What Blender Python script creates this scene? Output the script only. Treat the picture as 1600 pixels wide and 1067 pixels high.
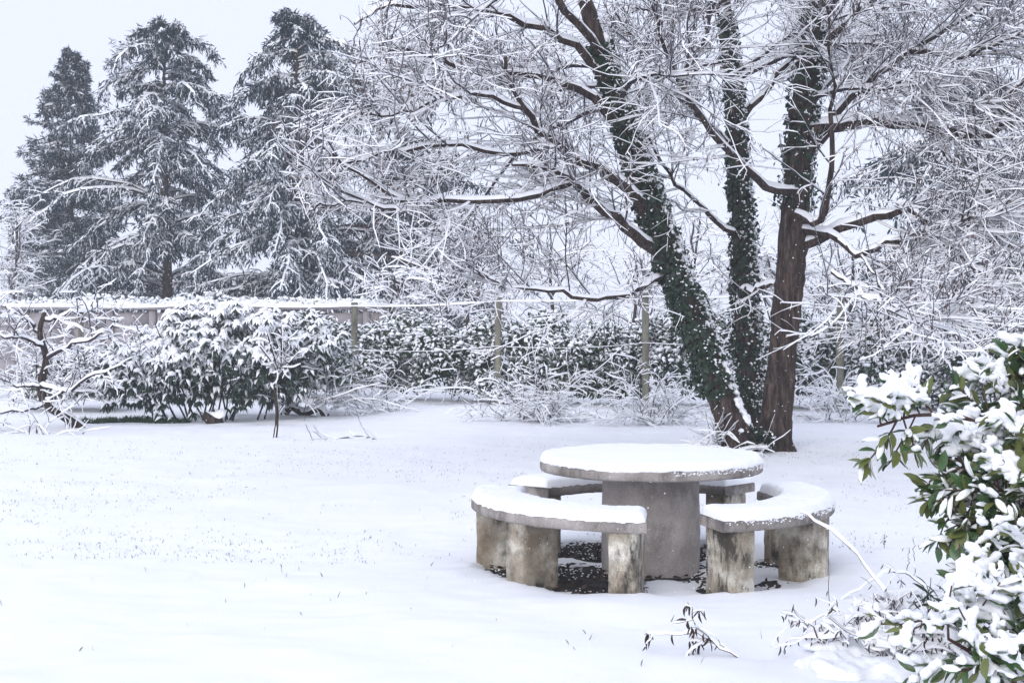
import bpy, math, random
import numpy as np
from mathutils import Vector, Matrix

# ------------------------------------------------------------------ camera, sky, sun, exposure
for o in list(bpy.data.objects):
    bpy.data.objects.remove(o)
SC = bpy.context.scene
COL = SC.collection
R = math.radians
H = 1.62            # camera height
F = 2222.0          # focal length in pixels of the 1600 px wide photograph
HY = 497.0          # horizon row

cam_d = bpy.data.cameras.new('camera')
cam_d.lens = 50.0; cam_d.sensor_width = 36.0
cam_d.clip_start = 0.05; cam_d.clip_end = 1000
cam = bpy.data.objects.new('camera', cam_d); COL.objects.link(cam)
cam.location = (0, 0, H)
cam.rotation_euler = (R(90) - math.atan((533.5 - HY) / F), 0, 0)
SC.camera = cam

SUN_EL, SUN_AZ = R(28), R(205)      # high, behind the camera to the left, behind cloud
world = bpy.data.worlds.new('World'); SC.world = world; world.use_nodes = True
nt = world.node_tree; nt.nodes.clear()
w_out = nt.nodes.new('ShaderNodeOutputWorld'); w_bg = nt.nodes.new('ShaderNodeBackground')
w_sky = nt.nodes.new('ShaderNodeTexSky'); w_sky.sky_type = 'NISHITA'; w_sky.sun_disc = False
w_sky.sun_elevation = SUN_EL; w_sky.sun_rotation = SUN_AZ; w_sky.dust_density = 4.0; w_sky.air_density = 1.0
w_mix = nt.nodes.new('ShaderNodeMix'); w_mix.data_type = 'RGBA'
w_mix.inputs[0].default_value = 0.90                 # closed cloud deck over the clear sky
w_mix.inputs[7].default_value = (8.6, 9.1, 11.1, 1)
nt.links.new(w_sky.outputs[0], w_mix.inputs[6]); nt.links.new(w_mix.outputs[2], w_bg.inputs[0])
w_bg.inputs[1].default_value = 0.1
nt.links.new(w_bg.outputs[0], w_out.inputs[0])

sun_d = bpy.data.lights.new('sun', 'SUN'); sun_d.energy = 1.4; sun_d.angle = R(40); sun_d.color = (1.0, 0.98, 0.97)
sun = bpy.data.objects.new('sun', sun_d); COL.objects.link(sun)
sun.rotation_euler = (R(90) - SUN_EL, 0, R(180) - SUN_AZ)

SC.view_settings.view_transform = 'Standard'; SC.view_settings.look = 'None'
SC.view_settings.exposure = 0.14; SC.view_settings.gamma = 1.0; SC.view_settings.use_curve_mapping = False
SC.render.engine = 'CYCLES'
cy = SC.cycles
cy.max_bounces = 8; cy.diffuse_bounces = 7; cy.glossy_bounces = 2; cy.transmission_bounces = 4
cy.volume_bounces = 1; cy.transparent_max_bounces = 8
cy.use_denoising = True; cy.use_adaptive_sampling = True; cy.adaptive_threshold = 0.03; cy.adaptive_min_samples = 24
cy.caustics_reflective = False; cy.caustics_refractive = False

# ------------------------------------------------------------------ helpers
rng = np.random.default_rng(11)
UP = np.array([0, 0, 1.0])

def at(px, py, Y):
    """point of the place seen at a photograph pixel, Y metres in front of the camera"""
    return np.array([(px - 800.0) / F * Y, Y, H - (py - HY) / F * Y])

def ground_depth(py):
    return F * H / (py - HY)

def U(a, b, n=None): return rng.uniform(a, b, n)

def _hash(ix, iy, seed):
    n = (ix.astype(np.int64) * 374761393 + iy.astype(np.int64) * 668265263 + seed * 982451653) & 0x7fffffff
    n = ((n ^ (n >> 13)) * 1274126177) & 0x7fffffff
    return ((n ^ (n >> 16)) & 0xffff) / 65535.0

def vnoise(x, y, scale, seed=0):
    x = np.asarray(x, float) / scale; y = np.asarray(y, float) / scale
    ix = np.floor(x); iy = np.floor(y); fx = x - ix; fy = y - iy
    fx = fx * fx * (3 - 2 * fx); fy = fy * fy * (3 - 2 * fy)
    a = _hash(ix, iy, seed); b = _hash(ix + 1, iy, seed); c = _hash(ix, iy + 1, seed); d = _hash(ix + 1, iy + 1, seed)
    return (a + (b - a) * fx) * (1 - fy) + (c + (d - c) * fx) * fy - 0.5

def fbm(x, y, scale, seed=0, oct=3):
    s = 0; a = 1.0
    for k in range(oct):
        s = s + a * vnoise(x, y, scale / 2 ** k, seed + 17 * k); a *= 0.5
    return s

def nrm(v):
    return v / np.maximum(np.linalg.norm(v, axis=-1, keepdims=True), 1e-9)

def noise3(p, scale, seed=0):
    return (vnoise(p[..., 0] + 3.1 * p[..., 2], p[..., 1] - 2.3 * p[..., 2], scale, seed)
            + vnoise(p[..., 2] + 1.7 * p[..., 0], p[..., 1] + 0.6 * p[..., 0], scale, seed + 5))

class MB:
    """collects vertices and faces (3 or 4 corners) and links them as ONE mesh object"""
    def __init__(self): self.v = []; self.f = []; self.n = 0
    def add(self, verts, faces, mat=0):
        verts = np.asarray(verts, float).reshape(-1, 3); faces = np.asarray(faces, np.int64)
        if len(faces) == 0: return
        self.v.append(verts); self.f.append((faces + self.n, mat)); self.n += len(verts)
    def mesh(self, name, mats, smooth=False):
        me = bpy.data.meshes.new(name)
        v = np.concatenate(self.v)
        me.vertices.add(len(v)); me.vertices.foreach_set('co', v.astype(np.float32).ravel())
        loops = np.concatenate([f.ravel() for f, m in self.f])
        tot = np.concatenate([np.full(len(f), f.shape[1]) for f, m in self.f])
        mi = np.concatenate([np.full(len(f), m) for f, m in self.f])
        start = np.concatenate([[0], np.cumsum(tot)[:-1]])
        me.loops.add(len(loops)); me.loops.foreach_set('vertex_index', loops.astype(np.int32))
        me.polygons.add(len(tot)); me.polygons.foreach_set('loop_start', start.astype(np.int32))
        me.polygons.foreach_set('loop_total', tot.astype(np.int32))
        me.polygons.foreach_set('material_index', mi.astype(np.int32))
        if smooth: me.polygons.foreach_set('use_smooth', np.ones(len(tot), bool))
        for m in mats: me.materials.append(m)
        me.update(calc_edges=True); me.validate()
        return me
    def build(self, name, mats, parent=None, smooth=False):
        if not isinstance(mats, (list, tuple)): mats = [mats]
        o = bpy.data.objects.new(name, self.mesh(name, mats, smooth)); COL.objects.link(o)
        if parent is not None: o.parent = parent; o.matrix_parent_inverse = Matrix.Translation(-Vector(parent.location))
        return o

def tag(o, label=None, cat=None, group=None, kind=None):
    if label: o['label'] = label
    if cat: o['category'] = cat
    if group: o['group'] = group
    if kind: o['kind'] = kind
    return o

def thing(name, loc, label, cat, group=None):
    o = bpy.data.objects.new(name, None); COL.objects.link(o); o.location = [float(c) for c in loc]
    o.empty_display_size = 0.1
    return tag(o, label, cat, group)

def catmull(pts, k):
    """smooth curve through pts, k points"""
    p = np.asarray(pts, float); n = len(p)
    q = np.concatenate([[2 * p[0] - p[1]], p, [2 * p[-1] - p[-2]]])
    t = np.linspace(0, n - 1 - 1e-6, k); i = t.astype(int); f = (t - i)[:, None]
    a, b, c, d = q[i], q[i + 1], q[i + 2], q[i + 3]
    return 0.5 * (2 * b + (c - a) * f + (2 * a - 5 * b + 4 * c - d) * f ** 2 + (3 * b - a - 3 * c + d) * f ** 3)

def frames(P, ref=None):
    T = nrm(np.gradient(P, axis=-2))
    if ref is not None:
        S = nrm(np.cross(T, np.asarray(ref, float))); return T, S, nrm(np.cross(S, T))
    S = np.cross(T, UP); bad = np.linalg.norm(S, axis=-1) < 0.12
    S[bad] = np.cross(T[bad], np.array([0.3, 1.0, 0]))
    S = nrm(S); N = nrm(np.cross(S, T))
    return T, S, N

def tubes(mb, P, r, sides=3, mat=0, ref=None):
    """P (N,k,3), r (N,k): a tapered tube along each polyline"""
    if len(P) == 0: return
    N_, k = P.shape[:2]; T, S, N = frames(P, ref)
    a = np.arange(sides) * 2 * np.pi / sides + np.pi / 2
    ring = P[:, :, None, :] + r[:, :, None, None] * (np.cos(a)[None, None, :, None] * S[:, :, None, :] + np.sin(a)[None, None, :, None] * N[:, :, None, :])
    idx = np.arange(N_ * k * sides).reshape(N_, k, sides)
    i0 = idx[:, :-1]; i1 = idx[:, 1:]
    q = np.stack([i0, np.roll(i0, -1, 2), np.roll(i1, -1, 2), i1], -1).reshape(-1, 4)
    mb.add(ring, q, mat)

def snow_ridge(mb, P, r, h=0.018, w=0.008, mat=1, gap=0.25, cross=3, seed=3, nscale=0.25, steep=0.5):
    """snow lying along the upper side of each polyline: thins on steep wood, breaks off in places"""
    if len(P) == 0: return
    N_, k = P.shape[:2]; T, S, N = frames(P)
    flat = np.clip(1.0 - np.abs(T[..., 2]), 0.0, 1) ** steep
    nz = noise3(P, nscale, seed) + 0.5
    amt = np.clip(flat * (0.55 + 0.9 * nz) - gap * (1 - flat) - 0.10, -0.3, 1.4)
    amt[:, 0] *= 0.6; amt[:, -1] *= 0.5
    top = np.where(amt > 0.05, r + h * amt, -r * 0.3)
    ww = np.where(amt > 0.05, r * 0.85 + w * amt, r * 0.2)
    upv = nrm(N * 0.35 + UP * 0.65)
    ang = np.linspace(np.pi, 0, cross)
    ring = P[:, :, None, :] + (np.cos(ang)[None, None, :, None] * ww[..., None, None]) * S[:, :, None, :] \
        + (np.sin(ang)[None, None, :, None] * top[..., None, None] + (0.15 * r)[..., None, None]) * upv[:, :, None, :]
    idx = np.arange(N_ * k * cross).reshape(N_, k, cross)
    i0 = idx[:, :-1]; i1 = idx[:, 1:]
    q = np.stack([i0[..., :-1], i0[..., 1:], i1[..., 1:], i1[..., :-1]], -1).reshape(-1, 4)
    mb.add(ring, q, mat)

def sprout(P, n, length, spread=0.9, k=6, wig=0.18, grav=0.0, lo=0.15, hi=1.0, taper=None, flat=0.0):
    """n children on each polyline of P (N,kp,3); returns (N*n,k,3)"""
    N_, kp = P.shape[:2]
    s = rng.uniform(lo, hi, (N_, n)) * (kp - 1) * 0.9999
    i = s.astype(int); f = (s - i)[..., None]
    rows = np.arange(N_)[:, None]
    A = P[rows, i]; B = P[rows, np.minimum(i + 1, kp - 1)]
    start = (A + (B - A) * f).reshape(-1, 3)
    T = nrm(B - A).reshape(-1, 3)
    rnd = rng.normal(size=T.shape); rnd[:, 2] *= (1 - flat)
    perp = nrm(rnd - T * (rnd * T).sum(1, keepdims=True))
    d = nrm(T * (1 - spread * 0.55) + perp * spread)
    L = length[0] + (length[1] - length[0]) * rng.random(len(T)) ** 1.3
    if taper is not None: L = L * (1 - taper * (s.reshape(-1) / (kp - 1)))
    step = (L / (k - 1))[:, None]
    out = np.empty((len(T), k, 3)); out[:, 0] = start; p = start
    bend = rng.normal(size=T.shape) * wig * 0.5
    for j in range(1, k):
        d = nrm(d + rng.normal(size=d.shape) * wig + bend * 0.4 + np.array([0, 0, -grav]))
        p = p + d * step; out[:, j] = p
    return out

def taper_r(N_, k, r0, r1):
    t = np.linspace(0, 1, k)[None, :]
    return np.asarray(r0).reshape(-1, 1) * (1 - t) + np.asarray(r1).reshape(-1, 1) * t + np.zeros((N_, 1))

def place(mb, tv, tf, pos, ydir, nor, sx, sy, sz, mat=0):
    """copies of a template: its +Y along ydir, +Z near nor"""
    y = nrm(ydir); x = nrm(np.cross(y, nor)); z = np.cross(x, y)
    n = len(pos)
    sx = np.broadcast_to(sx, n)[:, None, None]; sy = np.broadcast_to(sy, n)[:, None, None]; sz = np.broadcast_to(sz, n)[:, None, None]
    v = pos[:, None, :] + tv[None, :, 0:1] * sx * x[:, None, :] + tv[None, :, 1:2] * sy * y[:, None, :] + tv[None, :, 2:3] * sz * z[:, None, :]
    m = len(tv)
    for f in (tf if isinstance(tf, list) else [tf]):
        mb.add(v, (f[None] + (np.arange(n) * m)[:, None, None]).reshape(-1, f.shape[1]), mat) if f is tf or f is tf[0] else mb.f.append(((f[None] + (np.arange(n) * m)[:, None, None]).reshape(-1, f.shape[1]) + mb.n - n * m, mat))

# leaf along +Y, folded along its midrib, tip bending down; snow pad: the same outline with a raised back
def leaf_template(fold=0.10, droop=0.25, w=0.5):
    v = []
    for t, hw in ((0, 0.03), (0.22, 0.36), (0.5, 0.5), (0.78, 0.36), (1.0, 0.03)):
        z = -droop * t * t
        v += [(-hw * 2 * w, t, z + fold * hw), (0, t, z), (hw * 2 * w, t, z + fold * hw)]
    f = []
    for j in range(4):
        a = j * 3
        f += [(a, a + 1, a + 4, a + 3), (a + 1, a + 2, a + 5, a + 4)]
    return np.array(v, float), np.array(f)

def pad_template(high=0.30, droop=0.25, w=0.5):
    v = []
    for t, hw in ((0.02, 0.1), (0.25, 0.36), (0.5, 0.46), (0.78, 0.32), (0.97, 0.05)):
        z = -droop * t * t + 0.02
        hh = high * (1 - (2 * t - 1) ** 2) ** 0.6
        v += [(-hw * 2 * w, t, z), (-hw * w, t, z + hh * 0.85), (hw * w, t, z + hh * 0.85), (hw * 2 * w, t, z)]
    f = []
    for j in range(4):
        a = j * 4
        f += [(a + c, a + c + 1, a + c + 5, a + c + 4) for c in range(3)]
    return np.array(v, float), np.array(f)

LEAF, LEAF_F = leaf_template()
PAD, PAD_F = pad_template()
# lighter versions for leaves a few pixels long
SLEAF = np.array([(0, 0, 0), (-0.5, 0.42, -0.01), (0, 0.5, -0.06), (0.5, 0.42, -0.01), (0, 1, -0.25)], float)
SLEAF_F = np.array([(0, 2, 1), (0, 3, 2), (1, 2, 4), (2, 3, 4)])
SPAD = np.array([(0, 0.02, 0.02), (-0.5, 0.45, 0.0), (-0.2, 0.5, 0.22), (0.2, 0.5, 0.22), (0.5, 0.45, 0.0), (0, 0.98, -0.2)], float)
SPAD_F = np.array([(0, 2, 1), (0, 3, 2), (0, 4, 3), (1, 2, 5), (2, 3, 5), (3, 4, 5)])
CARD = np.array([(0, 0, 0), (0.5, 0.4, -0.03), (0.0, 1, -0.16), (-0.5, 0.4, -0.03)], float)
CARD_F = np.array([(0, 1, 2, 3)])
OCT = np.array([(1, 0, 0), (-1, 0, 0), (0, 1, 0), (0, -1, 0), (0, 0, 1), (0, 0, -1)], float)
OCT_F = np.array([(0, 2, 4), (2, 1, 4), (1, 3, 4), (3, 0, 4), (2, 0, 5), (1, 2, 5), (3, 1, 5), (0, 3, 5)])

def ico_mesh(sub):
    import bmesh
    bm = bmesh.new(); bmesh.ops.create_icosphere(bm, subdivisions=sub, radius=1)
    v = np.array([x.co[:] for x in bm.verts]); f = np.array([[x.index for x in y.verts] for y in bm.faces]); bm.free()
    return v, f
ICO1, ICO1_F = ico_mesh(1)
ICO2, ICO2_F = ico_mesh(2)

def blobs(mb, c, r, flat=0.75, mat=0, ico=(ICO1, ICO1_F)):
    v, f = ico; n = len(c)
    rr = np.broadcast_to(r, n)[:, None, None] * (1 + 0.18 * rng.normal(size=(n, len(v), 1)).clip(-1.5, 1.5) * (0.6 if len(v) > 12 else 1))
    p = c[:, None, :] + v[None] * rr * np.array([1, 1, flat])
    mb.add(p, (f[None] + (np.arange(n) * len(v))[:, None, None]).reshape(-1, 3), mat)

def remeshed(mb, name, mat, parent, voxel=0.012, smooth_it=4, bump=0.0, seed=1):
    """soft merged snow: the blobs of mb fused into one skin"""
    tmp = bpy.data.objects.new('tmp', mb.mesh('tmp', [mat])); COL.objects.link(tmp)
    m = tmp.modifiers.new('r', 'REMESH'); m.mode = 'VOXEL'; m.voxel_size = voxel
    s = tmp.modifiers.new('s', 'SMOOTH'); s.iterations = smooth_it; s.factor = 0.5
    dg = bpy.context.evaluated_depsgraph_get(); dg.update()
    me = bpy.data.meshes.new_from_object(tmp.evaluated_get(dg))
    bpy.data.objects.remove(tmp)
    me.name = name
    n = len(me.vertices); co = np.empty(n * 3, np.float32); me.vertices.foreach_get('co', co); co = co.reshape(-1, 3).astype(float)
    if bump:
        no = np.empty(n * 3, np.float32); me.vertices.foreach_get('normal', no); no = no.reshape(-1, 3)
        co = co + no * (noise3(co, 0.035, seed) * bump)[:, None]
        me.vertices.foreach_set('co', co.astype(np.float32).ravel())
    me.polygons.foreach_set('use_smooth', np.ones(len(me.polygons), bool))
    me.materials.clear(); me.materials.append(mat)
    o = bpy.data.objects.new(name, me); COL.objects.link(o)
    if parent is not None: o.parent = parent; o.matrix_parent_inverse = Matrix.Translation(-Vector(parent.location))
    return o

# ------------------------------------------------------------------ materials
def mat_new(name):
    m = bpy.data.materials.new(name); m.use_nodes = True
    n = m.node_tree; b = n.nodes['Principled BSDF']
    return m, n, b

def noise_node(n, scale, detail=4, rough=0.6, vec=None, stretch=None):
    tc = n.nodes.new('ShaderNodeTexCoord'); t = n.nodes.new('ShaderNodeTexNoise')
    t.inputs['Scale'].default_value = scale; t.inputs['Detail'].default_value = detail; t.inputs['Roughness'].default_value = rough
    if stretch:
        mp = n.nodes.new('ShaderNodeMapping'); mp.inputs['Scale'].default_value = stretch
        n.links.new(tc.outputs['Object'], mp.inputs[0]); n.links.new(mp.outputs[0], t.inputs[0])
    else: n.links.new(tc.outputs['Object'], t.inputs[0])
    return t

def ramp(n, src, stops):
    r = n.nodes.new('ShaderNodeValToRGB'); e = r.color_ramp.elements
    while len(e) < len(stops): e.new(0.5)
    for i, (p, c) in enumerate(stops): e[i].position = p; e[i].color = (*c, 1)
    n.links.new(src, r.inputs[0]); return r

def bump(n, b, src, strength, dist):
    k = n.nodes.new('ShaderNodeBump'); k.inputs['Strength'].default_value = strength; k.inputs['Distance'].default_value = dist
    n.links.new(src, k.inputs['Height']); n.links.new(k.outputs[0], b.inputs['Normal']); return k

def simple(name, stops, scale=8, rough=0.8, bmp=None, stretch=None, spec=0.3, detail=5):
    m, n, b = mat_new(name)
    t = noise_node(n, scale, detail, stretch=stretch); r = ramp(n, t.outputs['Fac'], stops)
    n.links.new(r.outputs[0], b.inputs['Base Color']); b.inputs['Roughness'].default_value = rough
    b.inputs['Specular IOR Level'].default_value = spec
    if bmp:
        t2 = noise_node(n, bmp[0], 6, 0.65, stretch=stretch); bump(n, b, t2.outputs['Fac'], bmp[1], bmp[2])
    return m

def snow_mat(name, col=(0.86, 0.88, 0.92), grain=0.3):
    m, n, b = mat_new(name)
    b.inputs['Base Color'].default_value = (*col, 1); b.inputs['Roughness'].default_value = 0.75
    b.inputs['Specular IOR Level'].default_value = 0.15
    if grain:
        t = noise_node(n, 260, 3, 0.7); t2 = noise_node(n, 38, 4, 0.6)
        a = n.nodes.new('ShaderNodeMath'); a.operation = 'MULTIPLY_ADD'; a.inputs[1].default_value = 2.2
        n.links.new(t2.outputs['Fac'], a.inputs[0]); n.links.new(t.outputs['Fac'], a.inputs[2])
        bump(n, b, a.outputs[0], grain, 0.004)
    return m

M = {}
M['snow'] = snow_mat('fresh_snow', (0.89, 0.905, 0.93))
M['snow_plain'] = snow_mat('snow_on_twigs', (0.93, 0.94, 0.96), 0)
M['soil'] = simple('wet_soil', [(0.3, (0.012, 0.011, 0.011)), (0.55, (0.034, 0.031, 0.030)), (0.75, (0.08, 0.073, 0.07))], 14, 0.75, (60, 0.9, 0.02))
M['litter'] = simple('dead_leaves', [(0.3, (0.022, 0.016, 0.013)), (0.7, (0.085, 0.055, 0.042))], 30, 0.7)

def concrete(name, a, b_, c, dark):
    m, n, b = mat_new(name)
    t = noise_node(n, 4.5, 6, 0.6); r = ramp(n, t.outputs['Fac'], [(0.34, a), (0.5, b_), (0.62, c)])
    # lichen and black algae stains running down
    t2 = noise_node(n, 9, 8, 0.72, stretch=(1, 1, 0.42)); r2 = ramp(n, t2.outputs['Fac'], [(0.44, (0, 0, 0)), (0.56, (1, 1, 1))])
    t4 = noise_node(n, 4.0, 3, 0.5); r4 = ramp(n, t4.outputs['Fac'], [(0.40, (0, 0, 0)), (0.56, (1, 1, 1))])
    mu = n.nodes.new('ShaderNodeMath'); mu.operation = 'MULTIPLY'
    n.links.new(r2.outputs[0], mu.inputs[0]); n.links.new(r4.outputs[0], mu.inputs[1])
    ds = n.nodes.new('ShaderNodeMath'); ds.operation = 'MULTIPLY'; ds.inputs[1].default_value = dark
    n.links.new(mu.outputs[0], ds.inputs[0])
    mx = n.nodes.new('ShaderNodeMix'); mx.data_type = 'RGBA'
    n.links.new(ds.outputs[0], mx.inputs[0]); n.links.new(r.outputs[0], mx.inputs[6]); mx.inputs[7].default_value = (0.05, 0.046, 0.038, 1)
    sp = noise_node(n, 170, 3, 0.6); rs = ramp(n, sp.outputs['Fac'], [(0.32, (0.62, 0.62, 0.62)), (0.6, (1.1, 1.1, 1.1))])
    m2 = n.nodes.new('ShaderNodeMix'); m2.data_type = 'RGBA'; m2.blend_type = 'MULTIPLY'; m2.inputs[0].default_value = 0.8
    n.links.new(mx.outputs[2], m2.inputs[6]); n.links.new(rs.outputs[0], m2.inputs[7])
    n.links.new(m2.outputs[2], b.inputs['Base Color']); b.inputs['Roughness'].default_value = 0.9; b.inputs['Specular IOR Level'].default_value = 0.2
    t3 = noise_node(n, 90, 6, 0.7); bump(n, b, t3.outputs['Fac'], 0.6, 0.006)
    return m
M['concrete_smooth'] = concrete('grey_concrete', (0.36, 0.325, 0.30), (0.44, 0.40, 0.37), (0.50, 0.46, 0.43), 0.3)
M['concrete_slab'] = concrete('slab_concrete', (0.26, 0.235, 0.215), (0.35, 0.32, 0.295), (0.44, 0.405, 0.375), 0.55)
M['concrete_leg'] = concrete('weathered_concrete', (0.23, 0.185, 0.135), (0.42, 0.375, 0.30), (0.72, 0.68, 0.59), 0.95)
M['wall'] = simple('wall_concrete', [(0.3, (0.27, 0.25, 0.26)), (0.7, (0.38, 0.35, 0.36))], 3, 0.9, (30, 0.4, 0.01))
M['post'] = simple('weathered_post', [(0.3, (0.10, 0.095, 0.075)), (0.55, (0.20, 0.19, 0.15)), (0.75, (0.26, 0.25, 0.16))], 9, 0.9, (40, 0.6, 0.01), (1, 1, 0.25))
M['wire'] = simple('old_wire', [(0.4, (0.05, 0.05, 0.05)), (0.6, (0.09, 0.08, 0.075))], 9, 0.6)

def bark_mat(name, a, b_, c):
    m, n, b = mat_new(name)
    t = noise_node(n, 7, 8, 0.7, stretch=(3.2, 3.2, 0.55)); r = ramp(n, t.outputs['Fac'], [(0.32, a), (0.5, b_), (0.7, c)])
    n.links.new(r.outputs[0], b.inputs['Base Color']); b.inputs['Roughness'].default_value = 0.9; b.inputs['Specular IOR Level'].default_value = 0.2
    bump(n, b, t.outputs['Fac'], 1.0, 0.05); return m
M['bark'] = bark_mat('furrowed_bark', (0.010, 0.008, 0.007), (0.055, 0.040, 0.034), (0.17, 0.125, 0.105))
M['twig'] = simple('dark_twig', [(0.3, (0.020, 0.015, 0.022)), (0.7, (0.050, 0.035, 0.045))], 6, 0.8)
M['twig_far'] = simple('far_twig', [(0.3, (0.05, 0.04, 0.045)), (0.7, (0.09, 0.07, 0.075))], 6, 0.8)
M['stem'] = simple('dead_stem', [(0.3, (0.04, 0.022, 0.018)), (0.7, (0.11, 0.06, 0.045))], 12, 0.7)
M['catkin'] = simple('catkin', [(0.3, (0.05, 0.025, 0.022)), (0.7, (0.13, 0.06, 0.05))], 12, 0.8)
M['cedar'] = simple('cedar_needles', [(0.3, (0.007, 0.020, 0.030)), (0.6, (0.017, 0.043, 0.060)), (0.8, (0.034, 0.072, 0.092))], 1.6, 0.8)
M['ivy'] = simple('ivy_leaf', [(0.3, (0.009, 0.021, 0.013)), (0.7, (0.027, 0.052, 0.028))], 11, 0.5)
M['hedge'] = simple('hedge_leaf', [(0.3, (0.016, 0.036, 0.020)), (0.7, (0.05, 0.095, 0.042))], 5, 0.5)
M['rhodo'] = simple('shrub_leaf', [(0.3, (0.014, 0.028, 0.024)), (0.7, (0.045, 0.075, 0.05))], 6, 0.5)
M['grass'] = simple('winter_grass', [(0.3, (0.10, 0.12, 0.085)), (0.7, (0.24, 0.26, 0.20))], 9, 0.8)

def laurel(name, a, c):
    m, n, b = mat_new(name)
    t = noise_node(n, 14, 3); r = ramp(n, t.outputs['Fac'], [(0.3, a), (0.7, c)])
    n.links.new(r.outputs[0], b.inputs['Base Color']); b.inputs['Roughness'].default_value = 0.32; b.inputs['Specular IOR Level'].default_value = 0.5
    return m
M['laurel'] = laurel('laurel_leaf', (0.035, 0.085, 0.028), (0.075, 0.14, 0.045))
M['laurel_young'] = laurel('laurel_leaf_olive', (0.10, 0.13, 0.035), (0.18, 0.20, 0.06))

# ------------------------------------------------------------------ ground: soil with a sheet of snow over it
TC = np.array([0.889, 9.1])            # centre of the round table
GAPA = -85.8                           # the gap between the front benches
def shelter(x, y):
    dx = x - TC[0]; dy = y - TC[1]; r = np.hypot(dx, dy) + 0.10 * fbm(x, y, 0.22, 3); a = np.degrees(np.arctan2(dy, dx))
    inside = np.clip((1.10 - r) / 0.07, 0, 1)
    da = np.abs((a - GAPA + 60) % 120 - 60)          # opening between two benches
    gap = np.clip((16 - da) / 9, 0, 1) * np.clip((r - 0.3) / 0.25, 0, 1)
    right = np.clip((a + 100) / 60, 0, 1) * np.clip((60 - a) / 60, 0, 1)
    return inside * (1 - 0.85 * gap) * (1 - 0.42 * right)

def ground_z(x, y):
    base = 0.062 + 0.055 * fbm(x, y, 3.2, 1, 2) + 0.036 * fbm(x, y, 0.6, 8, 3) + 0.006 * vnoise(x, y, 0.09, 21)
    # a slight bank at the foot of the hedge
    base = base + 0.03 * np.clip((y - 19.5 + 0.32 * x) / 4.0, 0, 1) ** 2
    s = shelter(x, y)
    under = -0.035 + 0.075 * (fbm(x, y, 0.32, 31, 4) + 0.12)
    r_pile = 0
    return base * (1 - s) + under * s

xs = np.concatenate([-np.geomspace(5.2, 125, 34)[::-1], np.arange(-5.0, 5.01, 0.054), np.geomspace(5.2, 125, 34)])
ys = np.concatenate([np.linspace(-20, 4.6, 14), np.arange(4.7, 6.2, 0.05), np.arange(6.2, 11.0, 0.024), np.arange(11.0, 27, 0.085), np.geomspace(27.2, 125, 34)])
gx, gy = np.meshgrid(xs, ys); gz = ground_z(gx, gy)
idx = np.arange(gx.size).reshape(gx.shape)
mb = MB(); mb.add(np.stack([gx, gy, gz], -1), np.stack([idx[:-1, :-1], idx[:-1, 1:], idx[1:, 1:], idx[1:, :-1]], -1).reshape(-1, 4))
tag(mb.build('ground', M['snow'], smooth=True), kind='structure')

sx_, sy_ = np.meshgrid(np.linspace(-1.25, 1.25, 110) + TC[0], np.linspace(-1.25, 1.25, 110) + TC[1])
sr = np.hypot(sx_ - TC[0], sy_ - TC[1])
sz_ = 0.004 + 0.022 * fbm(sx_, sy_, 0.12, 77, 3) - 0.25 * np.clip(sr - 1.14, 0, 1)
idx = np.arange(sx_.size).reshape(sx_.shape)
mb = MB(); mb.add(np.stack([sx_, sy_, sz_], -1), np.stack([idx[:-1, :-1], idx[:-1, 1:], idx[1:, 1:], idx[1:, :-1]], -1).reshape(-1, 4))
tag(mb.build('soil', M['soil'], smooth=True), kind='structure')

# ------------------------------------------------------------------ round concrete table and three curved benches
def lathe(mb, prof, n=96, mat=0, c=(0, 0)):
    prof = np.asarray(prof, float); a = np.arange(n) * 2 * np.pi / n
    v = np.stack([c[0] + prof[:, None, 0] * np.cos(a), c[1] + prof[:, None, 0] * np.sin(a), prof[:, None, 1] + 0 * a], -1)
    idx = np.arange(len(prof) * n).reshape(len(prof), n)
    q = np.stack([idx[:-1], np.roll(idx[:-1], -1, 1), np.roll(idx[1:], -1, 1), idx[1:]], -1).reshape(-1, 4)
    mb.add(v, q, mat); return v

def jitter(mb, amt, scale, seed):
    for i, v in enumerate(mb.v):
        v = v.reshape(-1, 3); mb.v[i] = v + amt * np.stack([noise3(v, scale, seed), noise3(v, scale, seed + 9), noise3(v, scale, seed + 23)], -1)

table = thing('round_table', (TC[0], TC[1], 0), 'round grey concrete table on a drum pedestal, capped with snow', 'table')
mb = MB(); lathe(mb, [(0.0, 0.648), (0.69, 0.648), (0.705, 0.653), (0.71, 0.663), (0.71, 0.695), (0.702, 0.708), (0.69, 0.712), (0.0, 0.712)], 128, 0, TC)
jitter(mb, 0.003, 0.04, 4); mb.build('table_top', M['concrete_slab'], table, smooth=False)
mb = MB(); lathe(mb, [(0.311, -0.05)] + [(0.311 + 0.004 * math.sin(7 * z), z) for z in np.linspace(0.0, 0.650, 30)], 96, 0, TC)
jitter(mb, 0.004, 0.09, 6); mb.build('pedestal', M['concrete_smooth'], table, smooth=True)

def snow_profile(half, th, n=9):
    """outline of a snow cap from its edge over the top, as (offset from middle, height)"""
    a = np.linspace(0, np.pi / 2, n)
    return np.stack([half - th * 0.75 * (1 - np.cos(a)), th * np.sin(a)], -1)

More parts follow.
